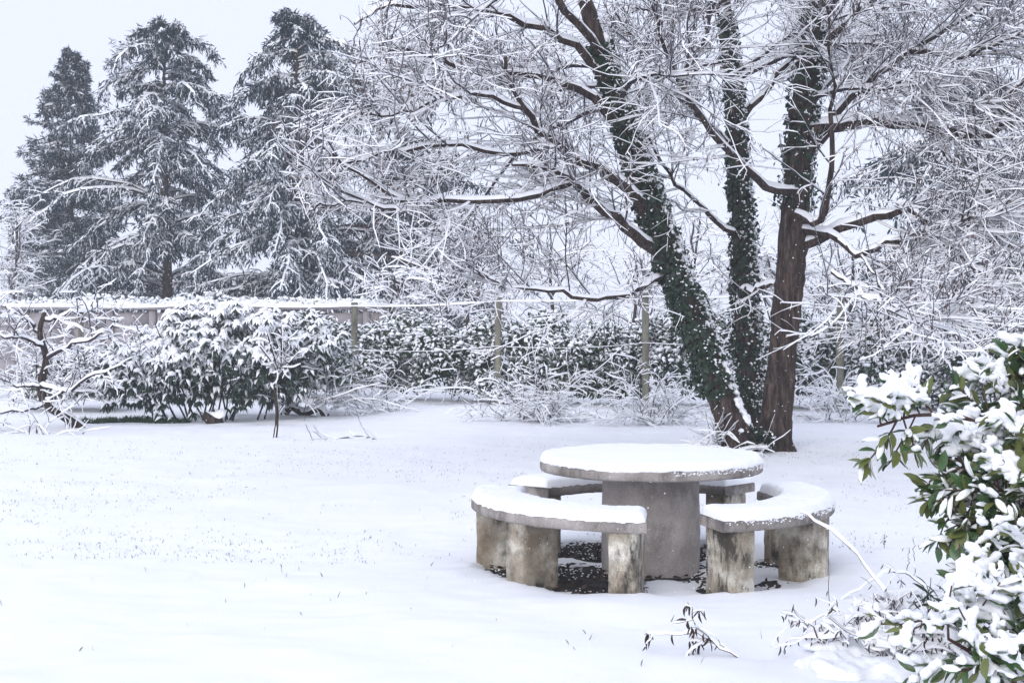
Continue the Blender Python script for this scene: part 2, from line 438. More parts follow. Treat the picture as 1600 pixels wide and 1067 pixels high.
mb = MB()
n = 480; a = np.arange(n) * 2 * np.pi / n
pr = [(0.700, 0.706)] + [(o_, 0.711 + h_) for o_, h_ in snow_profile(0.706, 0.046)] + [(r_, 0.757 + 0.020 * (1 - (r_ / 0.63) ** 2)) for r_ in np.linspace(0.63, 0.0, 14)]
pr = np.array(pr)
v = np.stack([TC[0] + pr[:, None, 0] * np.cos(a), TC[1] + pr[:, None, 0] * np.sin(a), pr[:, None, 1] + 0 * a], -1)
edge = np.clip((pr[:, 0] - 0.60) / 0.1, 0, 1)[:, None]
rad = 1 + edge * (0.012 * vnoise(np.degrees(a), 0 * a, 1.8, 5) + 0.010 * vnoise(np.degrees(a), 0 * a, 4.5, 15) + 0.006 * vnoise(np.degrees(a), 0 * a, 14.4, 6))[None]
v[..., 0] = TC[0] + (v[..., 0] - TC[0]) * rad; v[..., 1] = TC[1] + (v[..., 1] - TC[1]) * rad
v[..., 2] += 0.012 * fbm(v[..., 0], v[..., 1], 0.3, 12, 3) + edge * 0.010 * vnoise(v[..., 0], v[..., 1], 0.025, 14)
idx = np.arange(len(pr) * n).reshape(len(pr), n)
mb.add(v, np.stack([idx[:-1], np.roll(idx[:-1], -1, 1), np.roll(idx[1:], -1, 1), idx[1:]], -1).reshape(-1, 4))
def crumbs(mb, ang, r, z, k, sz=(0.003, 0.009)):
    a_ = rng.uniform(ang[0], ang[1], k); q = np.stack([TC[0] + (r + U(-.008, .004, k)) * np.cos(a_), TC[1] + (r + U(-.008, .004, k)) * np.sin(a_), z + U(-0.018, 0.006, k)], -1)
    blobs(mb, q, U(sz[0], sz[1], k), 0.8)
crumbs(mb, (-1.5, 0.3), 0.712, 0.704, 200, (0.002, 0.007))
mb.build('snow_cap', M['snow'], table, smooth=True)

RI, RO = 0.80, 1.15
def bench(a0, a1, label, seed):
    mid = R((a0 + a1) / 2)
    b = thing('curved_bench', (TC[0] + 0.97 * math.cos(mid), TC[1] + 0.97 * math.sin(mid), 0), label, 'bench', 'curved concrete benches round the table')
    na = 60; ang = np.radians(np.linspace(a0, a1, na))
    def sweep(prof, closed, ends=True, warp=None):
        prof = np.asarray(prof, float); m = len(prof)
        P = np.stack([prof[None, :, 0] * np.cos(ang)[:, None] + TC[0], prof[None, :, 0] * np.sin(ang)[:, None] + TC[1], prof[None, :, 1] + 0 * ang[:, None]], -1)
        if warp: P = warp(P)
        ix = np.arange(na * m).reshape(na, m)
        if closed: nx = np.roll(ix, -1, 1); q = np.stack([ix[:-1], nx[:-1], nx[1:], ix[1:]], -1).reshape(-1, 4)
        else: q = np.stack([ix[:-1, :-1], ix[:-1, 1:], ix[1:, 1:], ix[1:, :-1]], -1).reshape(-1, 4)
        return P, q, ix
    zb, zt = 0.410, 0.474
    c = 0.010
    prof = [(RI, zb + c), (RI + c, zb), (RO - c, zb), (RO, zb + c), (RO, zt - c), (RO - c, zt), (RI + c, zt), (RI, zt - c)]
    P, q, ix = sweep(prof, True)
    mb = MB(); mb.add(P, q)
    for row, s in ((ix[0], 1), (ix[-1], -1)):
        o_ = row if s > 0 else row[::-1]
        mb.f.append((np.array([[o_[0], o_[1], o_[2], o_[3]], [o_[0], o_[3], o_[4], o_[7]], [o_[7], o_[4], o_[5], o_[6]]]), 0))
    jitter(mb, 0.0035, 0.04, seed); mb.build('seat_slab', M['concrete_slab'], b)
    # snow cushion: thick, rounded over every edge, with the ends rounded too
    ns = 27; ns_a = 220; aa = np.linspace(0, 1, ns_a); uu = np.linspace(-1, 1, ns)
    ov = -0.004
    half = (RO - RI) / 2 + ov; rm = (RO + RI) / 2
    length = rm * R(a1 - a0) + 2 * ov
    s_end = np.minimum(aa, 1 - aa) * length
    eu = (1 - np.abs(uu)) * half
    d = np.minimum(s_end[:, None], eu[None, :] * 1.0)
    prof_h = 0.060 * np.sqrt(np.clip(1 - (1 - np.clip(d / 0.055, 0, 1)) ** 2, 0, 1))
    an = np.radians(a0) - ov / rm + aa * (length / rm)
    # round the plan corners
    rr = rm + uu[None, :] * half * (1 - 0.08 * np.exp(-s_end / 0.03))[:, None]
    wob = 0.010 * vnoise(aa[:, None] * 12 + 0 * uu, uu[None] * 1.0 + 0 * aa[:, None], 0.5, seed) * np.abs(uu)[None] ** 3
    rr = rr + wob
    X = TC[0] + rr * np.cos(an)[:, None]; Y = TC[1] + rr * np.sin(an)[:, None]
    Z = zt - 0.002 + prof_h * (1 + 0.22 * fbm(X, Y, 0.28, seed, 3)) + 0.007 * vnoise(X, Y, 0.025, seed + 3)
    rim = (d < 1e-6); Z = np.where(rim, zt - 0.004 + 0.012 * vnoise(X, Y, 0.025, seed + 2), Z)
    ix = np.arange(X.size).reshape(X.shape)
    mb = MB(); mb.add(np.stack([X, Y, Z], -1), np.stack([ix[:-1, :-1], ix[:-1, 1:], ix[1:, 1:], ix[1:, :-1]], -1).reshape(-1, 4))
    if a0 < 0: crumbs(mb, (R(a0), R(a1)), RO + 0.002, zt - 0.008, 260, (0.002, 0.007))
    mb.build('snow_cap', M['snow'], b, smooth=True)
    # three cast block legs
    for k, al in enumerate((a0 + 7.0, (a0 + a1) / 2 + 4, a1 - 7.0)):
        t_ = R(al); er = np.array([math.cos(t_), math.sin(t_)]); et = np.array([-er[1], er[0]])
        ths = 0.083; g = 9
        zz = np.linspace(-0.06, zb, 12)
        ring = []
        r0, r1 = RI + 0.035, RO - 0.03
        for (u_, w_) in [(r0, -ths + .012), (r0 + .012, -ths), *[(r_, -ths) for r_ in np.linspace(r0 + .05, r1 - .05, 5)], (r1 - .012, -ths), (r1, -ths + .012), (r1, 0), (r1, ths - .012), (r1 - .012, ths),
                         *[(r_, ths) for r_ in np.linspace(r1 - .05, r0 + .05, 5)], (r0 + .012, ths), (r0, ths - .012), (r0, 0)]:
            ring.append(TC + er * u_ + et * w_)
        ring = np.array(ring); m = len(ring)
        v = np.concatenate([np.concatenate([ring, np.full((m, 1), z)], 1) for z in zz])
        ix = np.arange(m * len(zz)).reshape(len(zz), m)
        mb = MB(); mb.add(v, np.stack([ix[:-1], np.roll(ix[:-1], -1, 1), np.roll(ix[1:], -1, 1), ix[1:]], -1).reshape(-1, 4))
        jitter(mb, 0.004, 0.05, seed + k); mb.build('leg', M['concrete_leg'], b, smooth=False)
    return b
bench(-74.7, 23.3, 'curved concrete bench right of the round table, thick snow on its seat', 41)
bench(45.3, 143.3, 'curved concrete bench half hidden behind the round table', 52)
bench(165.3, 263.3, 'curved concrete bench in front left of the round table, thick snow on its seat', 63)

# leaf litter and snow crumbs on the sheltered soil
n = 1500
a = U(0, 2 * np.pi, n); rr = 1.18 * np.sqrt(U(0.05, 1, n)); x = TC[0] + rr * np.cos(a); y = TC[1] + rr * np.sin(a)
keep = (shelter(x, y) > 0.6); x, y = x[keep], y[keep]; n = len(x)
mb = MB(); d = rng.normal(size=(n, 3)); d[:, 2] *= 0.25; nn = rng.normal(size=(n, 3)) * 0.4 + UP
place(mb, LEAF, LEAF_F, np.stack([x, y, 0.012 + 0.02 * rng.random(n)], -1), d, nn, U(0.014, 0.03, n), U(0.03, 0.06, n), 0.03)
tag(mb.build('leaf_litter', M['litter']), 'brown dead leaves lying on the bare soil under the benches', 'leaf litter', kind='stuff')

n = 1700; a = U(0, 2 * np.pi, n); rr = 1.16 * np.sqrt(U(0.08, 1, n)); x = TC[0] + rr * np.cos(a); y = TC[1] + rr * np.sin(a)
keep = (shelter(x, y) > 0.4) & (fbm(x, y, 0.25, 91, 3) > -0.02); x, y = x[keep], y[keep]
mb = MB(); blobs(mb, np.stack([x, y, U(0.008, 0.022, len(x))], -1), U(0.003, 0.010, len(x)), 0.6)
tag(mb.build('snow_crumbs', M['snow_plain']), 'snow crumbs blown onto the bare soil under the benches', 'snow', kind='stuff')

# ------------------------------------------------------------------ concrete panel wall beyond the garden
WY = 31.0
wall = thing('panel_wall', (-9.0, WY, 0), 'long grey concrete panel wall with snowy coping behind the garden', 'wall')
bay = 0.93; x0 = -13.4; nb = 12
def boxv(x0, x1, y0, y1, z0, z1):
    v = np.array([(x0, y0, z0), (x1, y0, z0), (x1, y1, z0), (x0, y1, z0), (x0, y0, z1), (x1, y0, z1), (x1, y1, z1), (x0, y1, z1)], float)
    f = np.array([(0, 3, 2, 1), (4, 5, 6, 7), (0, 1, 5, 4), (1, 2, 6, 5), (2, 3, 7, 6), (3, 0, 4, 7)])
    return v, f
def part_box(name, mat, parent, *args, jit=0.004):
    mb = MB(); v, f = boxv(*args); mb.add(v + rng.normal(size=v.shape) * jit, f); return mb.build(name, mat, parent)
for i in range(nb):
    xa = x0 + i * bay
    part_box('wall_post', M['wall'], wall, xa - 0.07, xa + 0.07, WY - 0.08, WY + 0.08, 0.0, 1.80)
    for j in range(5):
        part_box('concrete_plank', M['wall'], wall, xa + 0.075, xa + bay - 0.075, WY - 0.03 + 0.004 * (j % 2), WY + 0.03, 0.02 + j * 0.345, 0.02 + j * 0.345 + 0.335)
part_box('coping', M['wall'], wall, x0 - 0.12, x0 + nb * bay, WY - 0.13, WY + 0.13, 1.803, 1.86)
mb = MB(); xs_ = np.linspace(x0 - 0.13, x0 + nb * bay, 260)
pf = np.array([(-0.145, 0.0), (-0.15, 0.045), (-0.10, 0.10), (0.0, 0.125), (0.10, 0.10), (0.15, 0.045), (0.145, 0.0)])
v = np.stack([xs_[:, None] + 0 * pf[None, :, 0], WY + pf[None, :, 0] + 0 * xs_[:, None], 1.858 + pf[None, :, 1] * (1.15 + 0.9 * fbm(xs_, xs_ * 0, 0.6, 9)[:, None])], -1)
ix = np.arange(v.shape[0] * v.shape[1]).reshape(v.shape[:2])
mb.add(v, np.stack([ix[:-1, :-1], ix[1:, :-1], ix[1:, 1:], ix[:-1, 1:]], -1).reshape(-1, 4)); mb.build('snow_cap', M['snow'], wall, smooth=True)

rng = np.random.default_rng(77)
n = 900; cx_ = U(x0, x0 + nb * bay, n); c = np.stack([cx_, WY + U(-0.12, 0.12, n), 1.95 + 0.16 * rng.random(n) ** 2 * (1 + 1.5 * fbm(cx_, cx_ * 0, 1.1, 5))], -1)
mb = MB(); blobs(mb, c, U(0.02, 0.06, n), 0.8); n2 = 900; i = rng.integers(0, n, n2); d_ = nrm(rng.normal(size=(n2, 3)))
place(mb, LEAF, LEAF_F, c[i] + rng.normal(size=(n2, 3)) * 0.03, d_, UP + rng.normal(size=(n2, 3)) * .5, 0.03, 0.07, 0.07, 1)
tag(mb.build('snowy_creeper', [M['snow_plain'], M['hedge']], wall), kind='stuff')

# ------------------------------------------------------------------ post and wire fence
def fence_y(x): return 24.8 - 0.33 * x * np.where(x > 0, 0.8, 1.0) + 0.0 * x
fx = [-8.35, -5.62, -2.87, -0.25, 2.28, 5.39, 8.5]
fence = thing('wire_fence', (0, 24.8, 0), 'weathered post and wire fence in front of the hedge', 'fence')
tops = []
for i, x in enumerate(fx):
    y = float(fence_y(np.array(x))); h = [1.9, 1.95, 1.9, 1.98, 2.05, 2.08, 2.05][i]; r = [0.055, 0.06, 0.062, 0.06, 0.06, 0.065, 0.06][i]
    P = np.linspace((x, y, -0.1), (x + U(-.04, .04), y, h), 12)[None]
    mb = MB(); tubes(mb, P, np.full((1, 12), r) * (1 + 0.06 * rng.normal(size=(1, 12)).clip(-1, 1)), 8)
    top = P[0, -1]; ring = np.arange(8) + 88; mb.v.append(top[None] + np.array([[0, 0, 0.004]])); mb.n += 1
    mb.f.append((np.stack([ring, np.roll(ring, -1), np.full(8, 96)], -1), 0))
    post = mb.build('post', M['post'], fence, smooth=False)
    mb = MB(); blobs(mb, top[None] + np.array([[0, 0, 0.03]]), r * 1.12, 0.9, 0, (ICO2, ICO2_F))
    o = mb.build('snow_cap', M['snow_plain'], None, smooth=True); o.parent = post; o.matrix_parent_inverse = post.matrix_parent_inverse.copy(); o.matrix_parent_inverse = Matrix.Translation(-Vector(fence.location))
    tops.append(top)
for lev, (off, sag) in enumerate(((-0.07, 0.04), (-0.85, 0.06))):
    for i in range(len(fx) - 1):
        A, B = tops[i] + np.array([0, -0.065, off]), tops[i + 1] + np.array([0, -0.065, off]); t = np.linspace(0, 1, 16)[:, None]
        P = (A + (B - A) * t - UP * sag * 4 * t * (1 - t))[None]
        mb = MB(); tubes(mb, P, np.full((1, 16), 0.005), 4); snow_ridge(mb, P, np.full((1, 16), 0.005), 0.032 if lev == 0 else 0.008, 0.014 if lev == 0 else 0.004, 1, 0, nscale=0.6)
        mb.build('wire', [M['wire'], M['snow_plain']], fence)

# ------------------------------------------------------------------ conifers
def conifer(name, px, topy, Y, half, label, nbr=120, kind='cedar', seed=0, z0=0.5, cards=3, group='snowy conifers beyond the wall', snow=1.0):
    global rng
    rng = np.random.default_rng(seed)
    base = at(px, HY, Y); base[2] = 0.0
    top = H + (HY - topy) / F * Y
    t = thing(name, base, label, 'tree', group)
    k = 14
    P = np.linspace(base, base + np.array([U(-.15, .15), 0, top - 0.35]), k)[None]; P[0, 1:-1, :2] += rng.normal(size=(k - 2, 2)) * 0.03
    mb = MB(); tubes(mb, P, taper_r(1, k, 0.05 + 0.014 * top, 0.02), 8); mb.build('trunk', M['bark'], t, smooth=True)
    h = np.sort(z0 + (top - z0) * (1 - rng.random(nbr) ** (0.82 if kind == 'cedar' else 0.7)) * 0.985)
    tt = (h - z0) / (top - z0)
    az = rng.uniform(0, 2 * np.pi, nbr); h = np.concatenate([h, top - np.linspace(0.9, 0.32, 8)]); az = np.concatenate([az, np.arange(8) * 2.4]); nbr += 8; tt = (h - z0) / (top - z0)
    if kind == 'cedar':
        L = half * (0.20 + 0.92 * (1 - tt) ** 0.62) * U(0.5, 1.12, nbr); rise, drop = U(0.15, 0.55, nbr), U(0.5, 0.85, nbr)
    else:
        L = half * (0.10 + 0.95 * (1 - tt) ** 0.75) * U(0.65, 1.1, nbr); rise, drop = U(-0.15, 0.1, nbr), U(-0.15, 0.2, nbr)
    L = L * np.clip((1 - tt) / 0.10, 0.3, 1.0) * (1 + 0.7 * vnoise(az * 1.2 + seed, h, 1.1, seed)) * (1 + (0.65 * np.clip(np.cos(az), 0, 1) * (tt < 0.42) if seed == 103 else 0))
    s = np.linspace(0, 1, 10)
    out = np.stack([np.cos(az), np.sin(az), 0 * az], -1)
    cx = np.stack([np.interp(h, P[0, :, 2], P[0, :, j]) for j in range(3)], -1); cx[:, 2] = h
    BP = cx[:, None, :] + out[:, None, :] * (L[:, None] * s)[..., None]
    BP[..., 2] += L[:, None] * (rise[:, None] * s - drop[:, None] * s ** 2.2)
    BP[:, 1:] += rng.normal(size=BP[:, 1:].shape) * 0.02 * L[:, None, None] * s[None, 1:, None]
    mb = MB()
    tubes(mb, BP, taper_r(nbr, 10, 0.012 + 0.013 * L, 0.008), 3, 0)
    nsub = 40 if kind == 'cedar' else 18
    reach = 0.40 if kind == 'cedar' else 0.34
    SB = sprout(BP, nsub, (0.35, 1.0), 0.85, 5, 0.10, 0.24 if kind == 'cedar' else 0.06, 0.12, 1.0, flat=0.93 if kind == 'cedar' else 0.75, taper=0.45)
    lens = np.repeat(np.clip(L * reach, 0.25, 1.0), nsub)
    SB = SB[:, :1] + (SB - SB[:, :1]) * lens[:, None, None]
    # needle sprays hanging from every branchlet
    src = np.concatenate([SB[:, 1:].reshape(-1, 3), BP[:, 3:].reshape(-1, 3)]); tan = np.concatenate([nrm(np.gradient(SB, axis=1))[:, 1:].reshape(-1, 3), nrm(np.gradient(BP, axis=1))[:, 3:].reshape(-1, 3)])
    src = np.repeat(src, cards, 0); tan = np.repeat(tan, cards, 0); n = len(src)
    down = 0.75 if kind == 'cedar' else 0.15
    d = nrm(tan * 0.7 + rng.normal(size=(n, 3)) * 0.5 - UP * down * rng.random((n, 1)))
    src = src + rng.normal(size=(n, 3)) * 0.03
    place(mb, CARD, CARD_F, src, d, rng.normal(size=(n, 3)) + UP * 0.6, U(0.030, 0.055, n) * (1 if cards > 2 else 1.3), U(0.11, 0.28, n), 0.2, 1)
    mb.build('crown', [M['bark'], M['cedar']], t)
    ms = MB()
    ex = np.repeat(tt, nsub) * 0 + rng.random(len(SB))
    vis = ex < (0.85 if kind == 'cedar' else 0.6) * snow
    SS = SB[vis] + UP * 0.02
    snow_ridge(ms, SS[:, ::2], taper_r(len(SS), 3, 0.012, 0.007), 0.038, 0.014, 0, 0.08, 3, seed, 0.2, 0.3)
    snow_ridge(ms, BP + UP * 0.015, taper_r(nbr, 10, 0.022, 0.014), 0.06, 0.026, 0, 0.05, 3, seed + 1, 0.5, 0.3)
    # snow caught on the sprays
    pick = rng.random(n) < 0.6 * snow * (0.35 + 1.3 * (noise3(src, 0.9, seed) + 0.5)); dd = d[pick].copy()
    place(ms, CARD, CARD_F, src[pick] + UP * 0.03, dd, UP + 0 * dd, U(0.028, 0.045, len(dd)), U(0.08, 0.2, len(dd)), 0.3, 0)
    ms.build('snow_cover', M['snow_plain'], t)
    return t
conifer('spruce_tree', 108, 72, 52, 2.8, 'narrow snowy spruce with short level branches, leftmost of the conifers', 270, 'spruce', 101, 0.6, 3, snow=1.15)
conifer('cedar_tree', 262, 22, 46, 4.1, 'snowy cedar with bare trunk showing between drooping boughs, middle of the conifers', 84, 'cedar', 102, 1.3, 3)
conifer('cedar_tree', 468, 10, 42, 4.4, 'tallest dense dark cedar with heavy snow on its lower boughs', 112, 'cedar', 103, 0.5, 3)
conifer('cedar_tree', 640, 200, 44, 4.4, 'lower cedar half hidden behind the snowy bare branches', 75, 'cedar', 104, 0.4, 2)
conifer('cedar_tree', 1510, 100, 36, 4.6, 'dark conifer behind the bare tree at the right edge', 90, 'cedar', 105, 0.4, 2)

# ------------------------------------------------------------------ bare snowy trees
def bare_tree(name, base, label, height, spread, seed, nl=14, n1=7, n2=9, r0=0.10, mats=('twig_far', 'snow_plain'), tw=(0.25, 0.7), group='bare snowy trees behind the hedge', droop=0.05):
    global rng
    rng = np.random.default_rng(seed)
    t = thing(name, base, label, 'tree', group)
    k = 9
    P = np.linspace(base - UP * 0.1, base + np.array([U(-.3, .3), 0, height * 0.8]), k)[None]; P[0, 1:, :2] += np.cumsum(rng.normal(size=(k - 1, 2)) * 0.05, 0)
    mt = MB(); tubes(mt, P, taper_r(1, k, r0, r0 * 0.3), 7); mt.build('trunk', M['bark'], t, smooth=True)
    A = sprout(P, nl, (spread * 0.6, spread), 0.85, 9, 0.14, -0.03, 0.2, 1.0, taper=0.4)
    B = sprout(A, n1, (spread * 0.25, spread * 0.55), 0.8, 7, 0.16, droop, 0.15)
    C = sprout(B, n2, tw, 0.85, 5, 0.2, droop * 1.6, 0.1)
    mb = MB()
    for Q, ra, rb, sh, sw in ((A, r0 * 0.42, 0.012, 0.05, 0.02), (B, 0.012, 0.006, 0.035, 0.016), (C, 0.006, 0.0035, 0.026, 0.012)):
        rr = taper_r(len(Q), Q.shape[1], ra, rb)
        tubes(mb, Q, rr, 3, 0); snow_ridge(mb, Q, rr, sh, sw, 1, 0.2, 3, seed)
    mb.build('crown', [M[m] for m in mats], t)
    return t
for i, (px, Y, h, sp, lab) in enumerate(((735, 33, 4.2, 2.3, 'pale bare tree behind the hedge, left of the second fence post'), (880, 36, 4.8, 2.5, 'pale bare tree behind the hedge, between the second and third fence posts'),
                                         (1075, 34, 4.6, 2.4, 'pale bare tree seen between the ivy trunks'), (1330, 30, 3.8, 2.3, 'pale bare tree behind the hedge, right of the bark trunk'),
                                         (1480, 28.5, 3.4, 2.2, 'pale bare tree in front of the dark right conifer'), (25, 40, 5.4, 2.2, 'bare tree at the left edge beside the spruce'), (640, 30.5, 3.0, 1.7, 'low pale bare tree below the half hidden cedar'), (985, 31, 3.6, 2.2, 'pale bare tree behind the third fence post'), (1200, 33, 3.6, 2.2, 'pale bare tree seen past the bark trunk'))):
    b = at(px, HY, Y); b[2] = 0.1
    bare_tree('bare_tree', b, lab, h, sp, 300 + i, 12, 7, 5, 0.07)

# ------------------------------------------------------------------ hedge: laurels between the fence posts
def leafy(mb, ms, c, rad, n, size, seed, mat=0, snow=0.6, shell=0.55, aspect=0.42, hang=0.25):
    """leaves through an ellipsoid volume, the exposed ones carrying snow"""
    d = nrm(rng.normal(size=(n, 3))); d[:, 2] = np.where(d[:, 2] < -0.35, -d[:, 2], d[:, 2])
    lump = 1 + 0.28 * noise3(d * 1.3 + c, 0.55, seed)
    rr = (shell + (1 - shell) * rng.random(n) ** 0.6) * lump
    p = c + d * rad * rr[:, None]
    ok = p[:, 2] > 0.05; p, d, rr = p[ok], d[ok], rr[ok]; n = len(p)
    dirn = nrm(d * 0.7 + rng.normal(size=(n, 3)) * 0.6 - UP * hang); nor = nrm(UP * 0.9 + d * 0.35 + rng.normal(size=(n, 3)) * 0.45)
    sz = U(size * 0.7, size * 1.2, n)
    place(mb, SLEAF, SLEAF_F, p, dirn, nor, sz * aspect * 1.1, sz, sz, mat)
    sn = (rng.random(n) < snow * (0.35 + 0.65 * np.clip(d[:, 2] + 0.55, 0, 1))) & (rr > 0.72)
    place(ms, SPAD, SPAD_F, p[sn] + UP * 0.006, dirn[sn], nrm(nor[sn] * 0.5 + UP), sz[sn] * aspect * 1.15, sz[sn] * 1.04, sz[sn], 0)
    return p, dirn, nor, sz

def snow_twigs(mb, base, n, length, seed, up=0.8, k=7, r=0.007, spread=0.9, sub=6, sublen=(0.15, 0.45), box=None):
    d = nrm(np.stack([rng.normal(size=n) * spread, rng.normal(size=n) * spread * 0.8, np.abs(rng.normal(size=n)) * 0.5 + up], -1))
    b = base + (rng.uniform(-1, 1, (n, 3)) * np.array(box) if box is not None else 0)
    L = U(length[0], length[1], n); P = np.empty((n, k, 3)); P[:, 0] = b; p = b
    for j in range(1, k):
        d = nrm(d + rng.normal(size=d.shape) * 0.14 - UP * 0.10); p = p + d * (L / (k - 1))[:, None]; P[:, j] = p
    rr = taper_r(n, k, r, r * 0.5); tubes(mb, P, rr, 3, 0); snow_ridge(mb, P, rr, 0.030, 0.011, 1, 0.15, 3, seed)
    if sub:
        Q = sprout(P, sub, sublen, 0.85, 5, 0.2, 0.04, 0.25); rq = taper_r(len(Q), 5, r * 0.5, r * 0.35)
        tubes(mb, Q, rq, 3, 0); snow_ridge(mb, Q, rq, 0.022, 0.009, 1, 0.15, 3, seed)

hedge_lab = ['laurel hedge shrub behind the fence left of the first tall post', 'laurel hedge shrub between the first and second fence posts, left half', 'laurel hedge shrub just left of the second fence post',
             'laurel hedge shrub just right of the second fence post', 'laurel hedge shrub left of the third fence post', 'laurel hedge shrub behind the leaning ivy trunk',
             'laurel hedge shrub between the ivy trunks and the bark trunk', 'laurel hedge shrub right of the bark trunk', 'laurel hedge shrub at the fourth fence post',
             'laurel hedge shrub behind the near laurel, right of the fourth post', 'laurel hedge shrub at the right edge behind the near laurel',
             'low laurel hedge shrub behind the right half of the big evergreen shrub', 'low laurel hedge shrub behind the left half of the big evergreen shrub', 'low laurel hedge shrub behind the leaning fruit tree']
hedge_kind = []
for v in range(5):
    rng = np.random.default_rng(500 + v); mb, ms, mt = MB(), MB(), MB()
    for q in range(14):
        cc = np.array([U(-0.62, 0.62), U(-0.75, 0.25), U(0.22, 1.25) * 1.15]); r_ = U(0.36, 0.55)
        leafy(mb, ms, cc, np.array([r_, r_ * 0.9, r_ * 0.85]), 480, 0.11, 40 + v + q, 0, 0.7, 0.4)
        nb_ = 26; dd = nrm(rng.normal(size=(nb_, 3))); dd[:, 2] = np.abs(dd[:, 2]) + 0.25; dd = nrm(dd)
        blobs(ms, cc + dd * r_ * np.array([1, .9, .85]) * U(0.9, 1.08, nb_)[:, None], U(0.025, 0.065, nb_), 0.6)
    snow_twigs(mt, np.array([0, -0.75, 0.25]), 9, (0.8, 1.7), v, 0.9, box=(0.7, 0.25, 0.2))
    hedge_kind.append((mb.mesh('foliage', [M['hedge']]), ms.mesh('snow_cover', [M['snow_plain']]), mt.mesh('bare_shoots', [M['twig'], M['snow_plain']])))
for i, x in enumerate((-3.6, -2.2, -0.95, 0.35, 1.6, 2.9, 4.05, 5.2, 6.4, 7.7, 9.0, -4.8, -6.1, -7.5)):
    rng = np.random.default_rng(540 + i)
    y = float(fence_y(np.array(x))) + 1.15
    t = thing('hedge_shrub', (x, y, 0), hedge_lab[i], 'shrub', 'laurels of the snowy hedge')
    t.scale = (U(0.95, 1.1) * (-1 if (i // 5) % 2 else 1), U(0.95, 1.05), U(0.94, 1.06) if i < 11 else U(0.70, 0.78))
    for nm, me in zip(('foliage', 'snow_cover', 'bare_shoots'), hedge_kind[i % 5]):
        o = bpy.data.objects.new(nm, me); COL.objects.link(o); o.parent = t

# low bare shrubs in front of the fence
for i, (px, py, w, n, lab) in enumerate(((590, 652, 0.5, 22, 'small bare snowy shrub at the foot of the first tall fence post'), (830, 668, 0.85, 50, 'wide mound of bare snowy twigs in front of the second fence post'), (1020, 672, 0.55, 36, 'dark twiggy shrub at the foot of the third fence post'), (1300, 668, 0.6, 28, 'bare snowy shrub right of the bark trunk'))):
    rng = np.random.default_rng(600 + i)
    Y = ground_depth(py); b = at(px, HY, Y); b[2] = 0.12
    t = thing('bare_shrub', b, lab, 'shrub', 'low bare shrubs along the fence')
    mt = MB(); snow_twigs(mt, b, n, (0.5, 1.15), i, 0.55, box=(w * 0.6, 0.25, 0.03), spread=1.2, sub=9, r=0.006); mt.build('stems', [M['twig'], M['snow_plain']], t)

# ------------------------------------------------------------------ long-leaved evergreen shrub left of the fence
rng = np.random.default_rng(700)
RC = at(335, HY, 22.0); RC[2] = 0.95
rh = thing('evergreen_shrub', (RC[0], RC[1], 0), 'big evergreen shrub with drooping whorls of long leaves under snow', 'shrub')
mb = MB(); Ps = []
for j in range(22):
    a = U(-1, 1); tip = RC + np.array([a * 1.65, U(-0.8, 0.5), U(-0.25, 0.75) * (1 - 0.5 * a * a)])
    Ps.append(catmull([(RC[0] + a * 0.9 + U(-.2, .2), RC[1] + U(-.3, .3), 0.0), (RC[0] + a * 1.1, RC[1] - 0.1, 0.55 + 0.2 * U(0, 1)), tip], 8))
P = np.array(Ps); tubes(mb, P, taper_r(len(P), 8, 0.016, 0.008), 5); snow_ridge(mb, P, taper_r(len(P), 8, 0.016, 0.008), 0.03, 0.015, 1, 0.2)
mb.build('branches', [M['twig'], M['snow_plain']], rh)
lx, lp, lz = [], [], []
leafdat = []
nw = 1250
d = nrm(rng.normal(size=(nw, 3))); d[:, 2] = np.where(d[:, 2] < -0.80, np.abs(d[:, 2]), d[:, 2]); d[:, 1] = np.where(rng.random(nw) < 0.75, -np.abs(d[:, 1]), d[:, 1])
rr = 0.62 + 0.42 * rng.random(nw) ** 0.7
wc = RC + np.array([0, 0, -0.05]) + d * np.array([1.75, 1.15, 0.86]) * (rr * (1 + 0.42 * noise3(d, 0.4, 9)))[:, None]
wc[:, 2] = np.maximum(wc[:, 2], 0.22) + 0.22 * (vnoise(wc[:, 0], wc[:, 1], 0.6, 12)) + 0.12 * (wc[:, 0] - RC[0])
low = (wc[:, 0] < RC[0] - 0.25) & (wc[:, 2] < 0.62 - 0.25 * (wc[:, 0] < RC[0] - 1.2)) & (rng.random(nw) < 0.5)
wc, d, rr = wc[~low], d[~low], rr[~low]
for c, dd, q in zip(wc, d, rr):
    m = rng.integers(7, 11); a = np.arange(m) * 2 * np.pi / m + U(0, 6)
    droop = U(0.35, 1.1)
    dirs = np.stack([np.cos(a), np.sin(a), -droop + 0 * a], -1) + dd * 0.35 + rng.normal(size=(m, 3)) * 0.25
    dirs = nrm(dirs); outn = nrm(np.stack([np.cos(a) * 0.6, np.sin(a) * 0.6, 1 + 0 * a], -1))
    for k_ in range(m): leafdat.append((c, dirs[k_], outn[k_], U(0.09, 0.165), q, dd[2]))
pos = np.array([l[0] for l in leafdat]); dr = np.array([l[1] for l in leafdat]); no = np.array([l[2] for l in leafdat]); sz = np.array([l[3] for l in leafdat]); q = np.array([l[4] for l in leafdat]); dz = np.array([l[5] for l in leafdat])

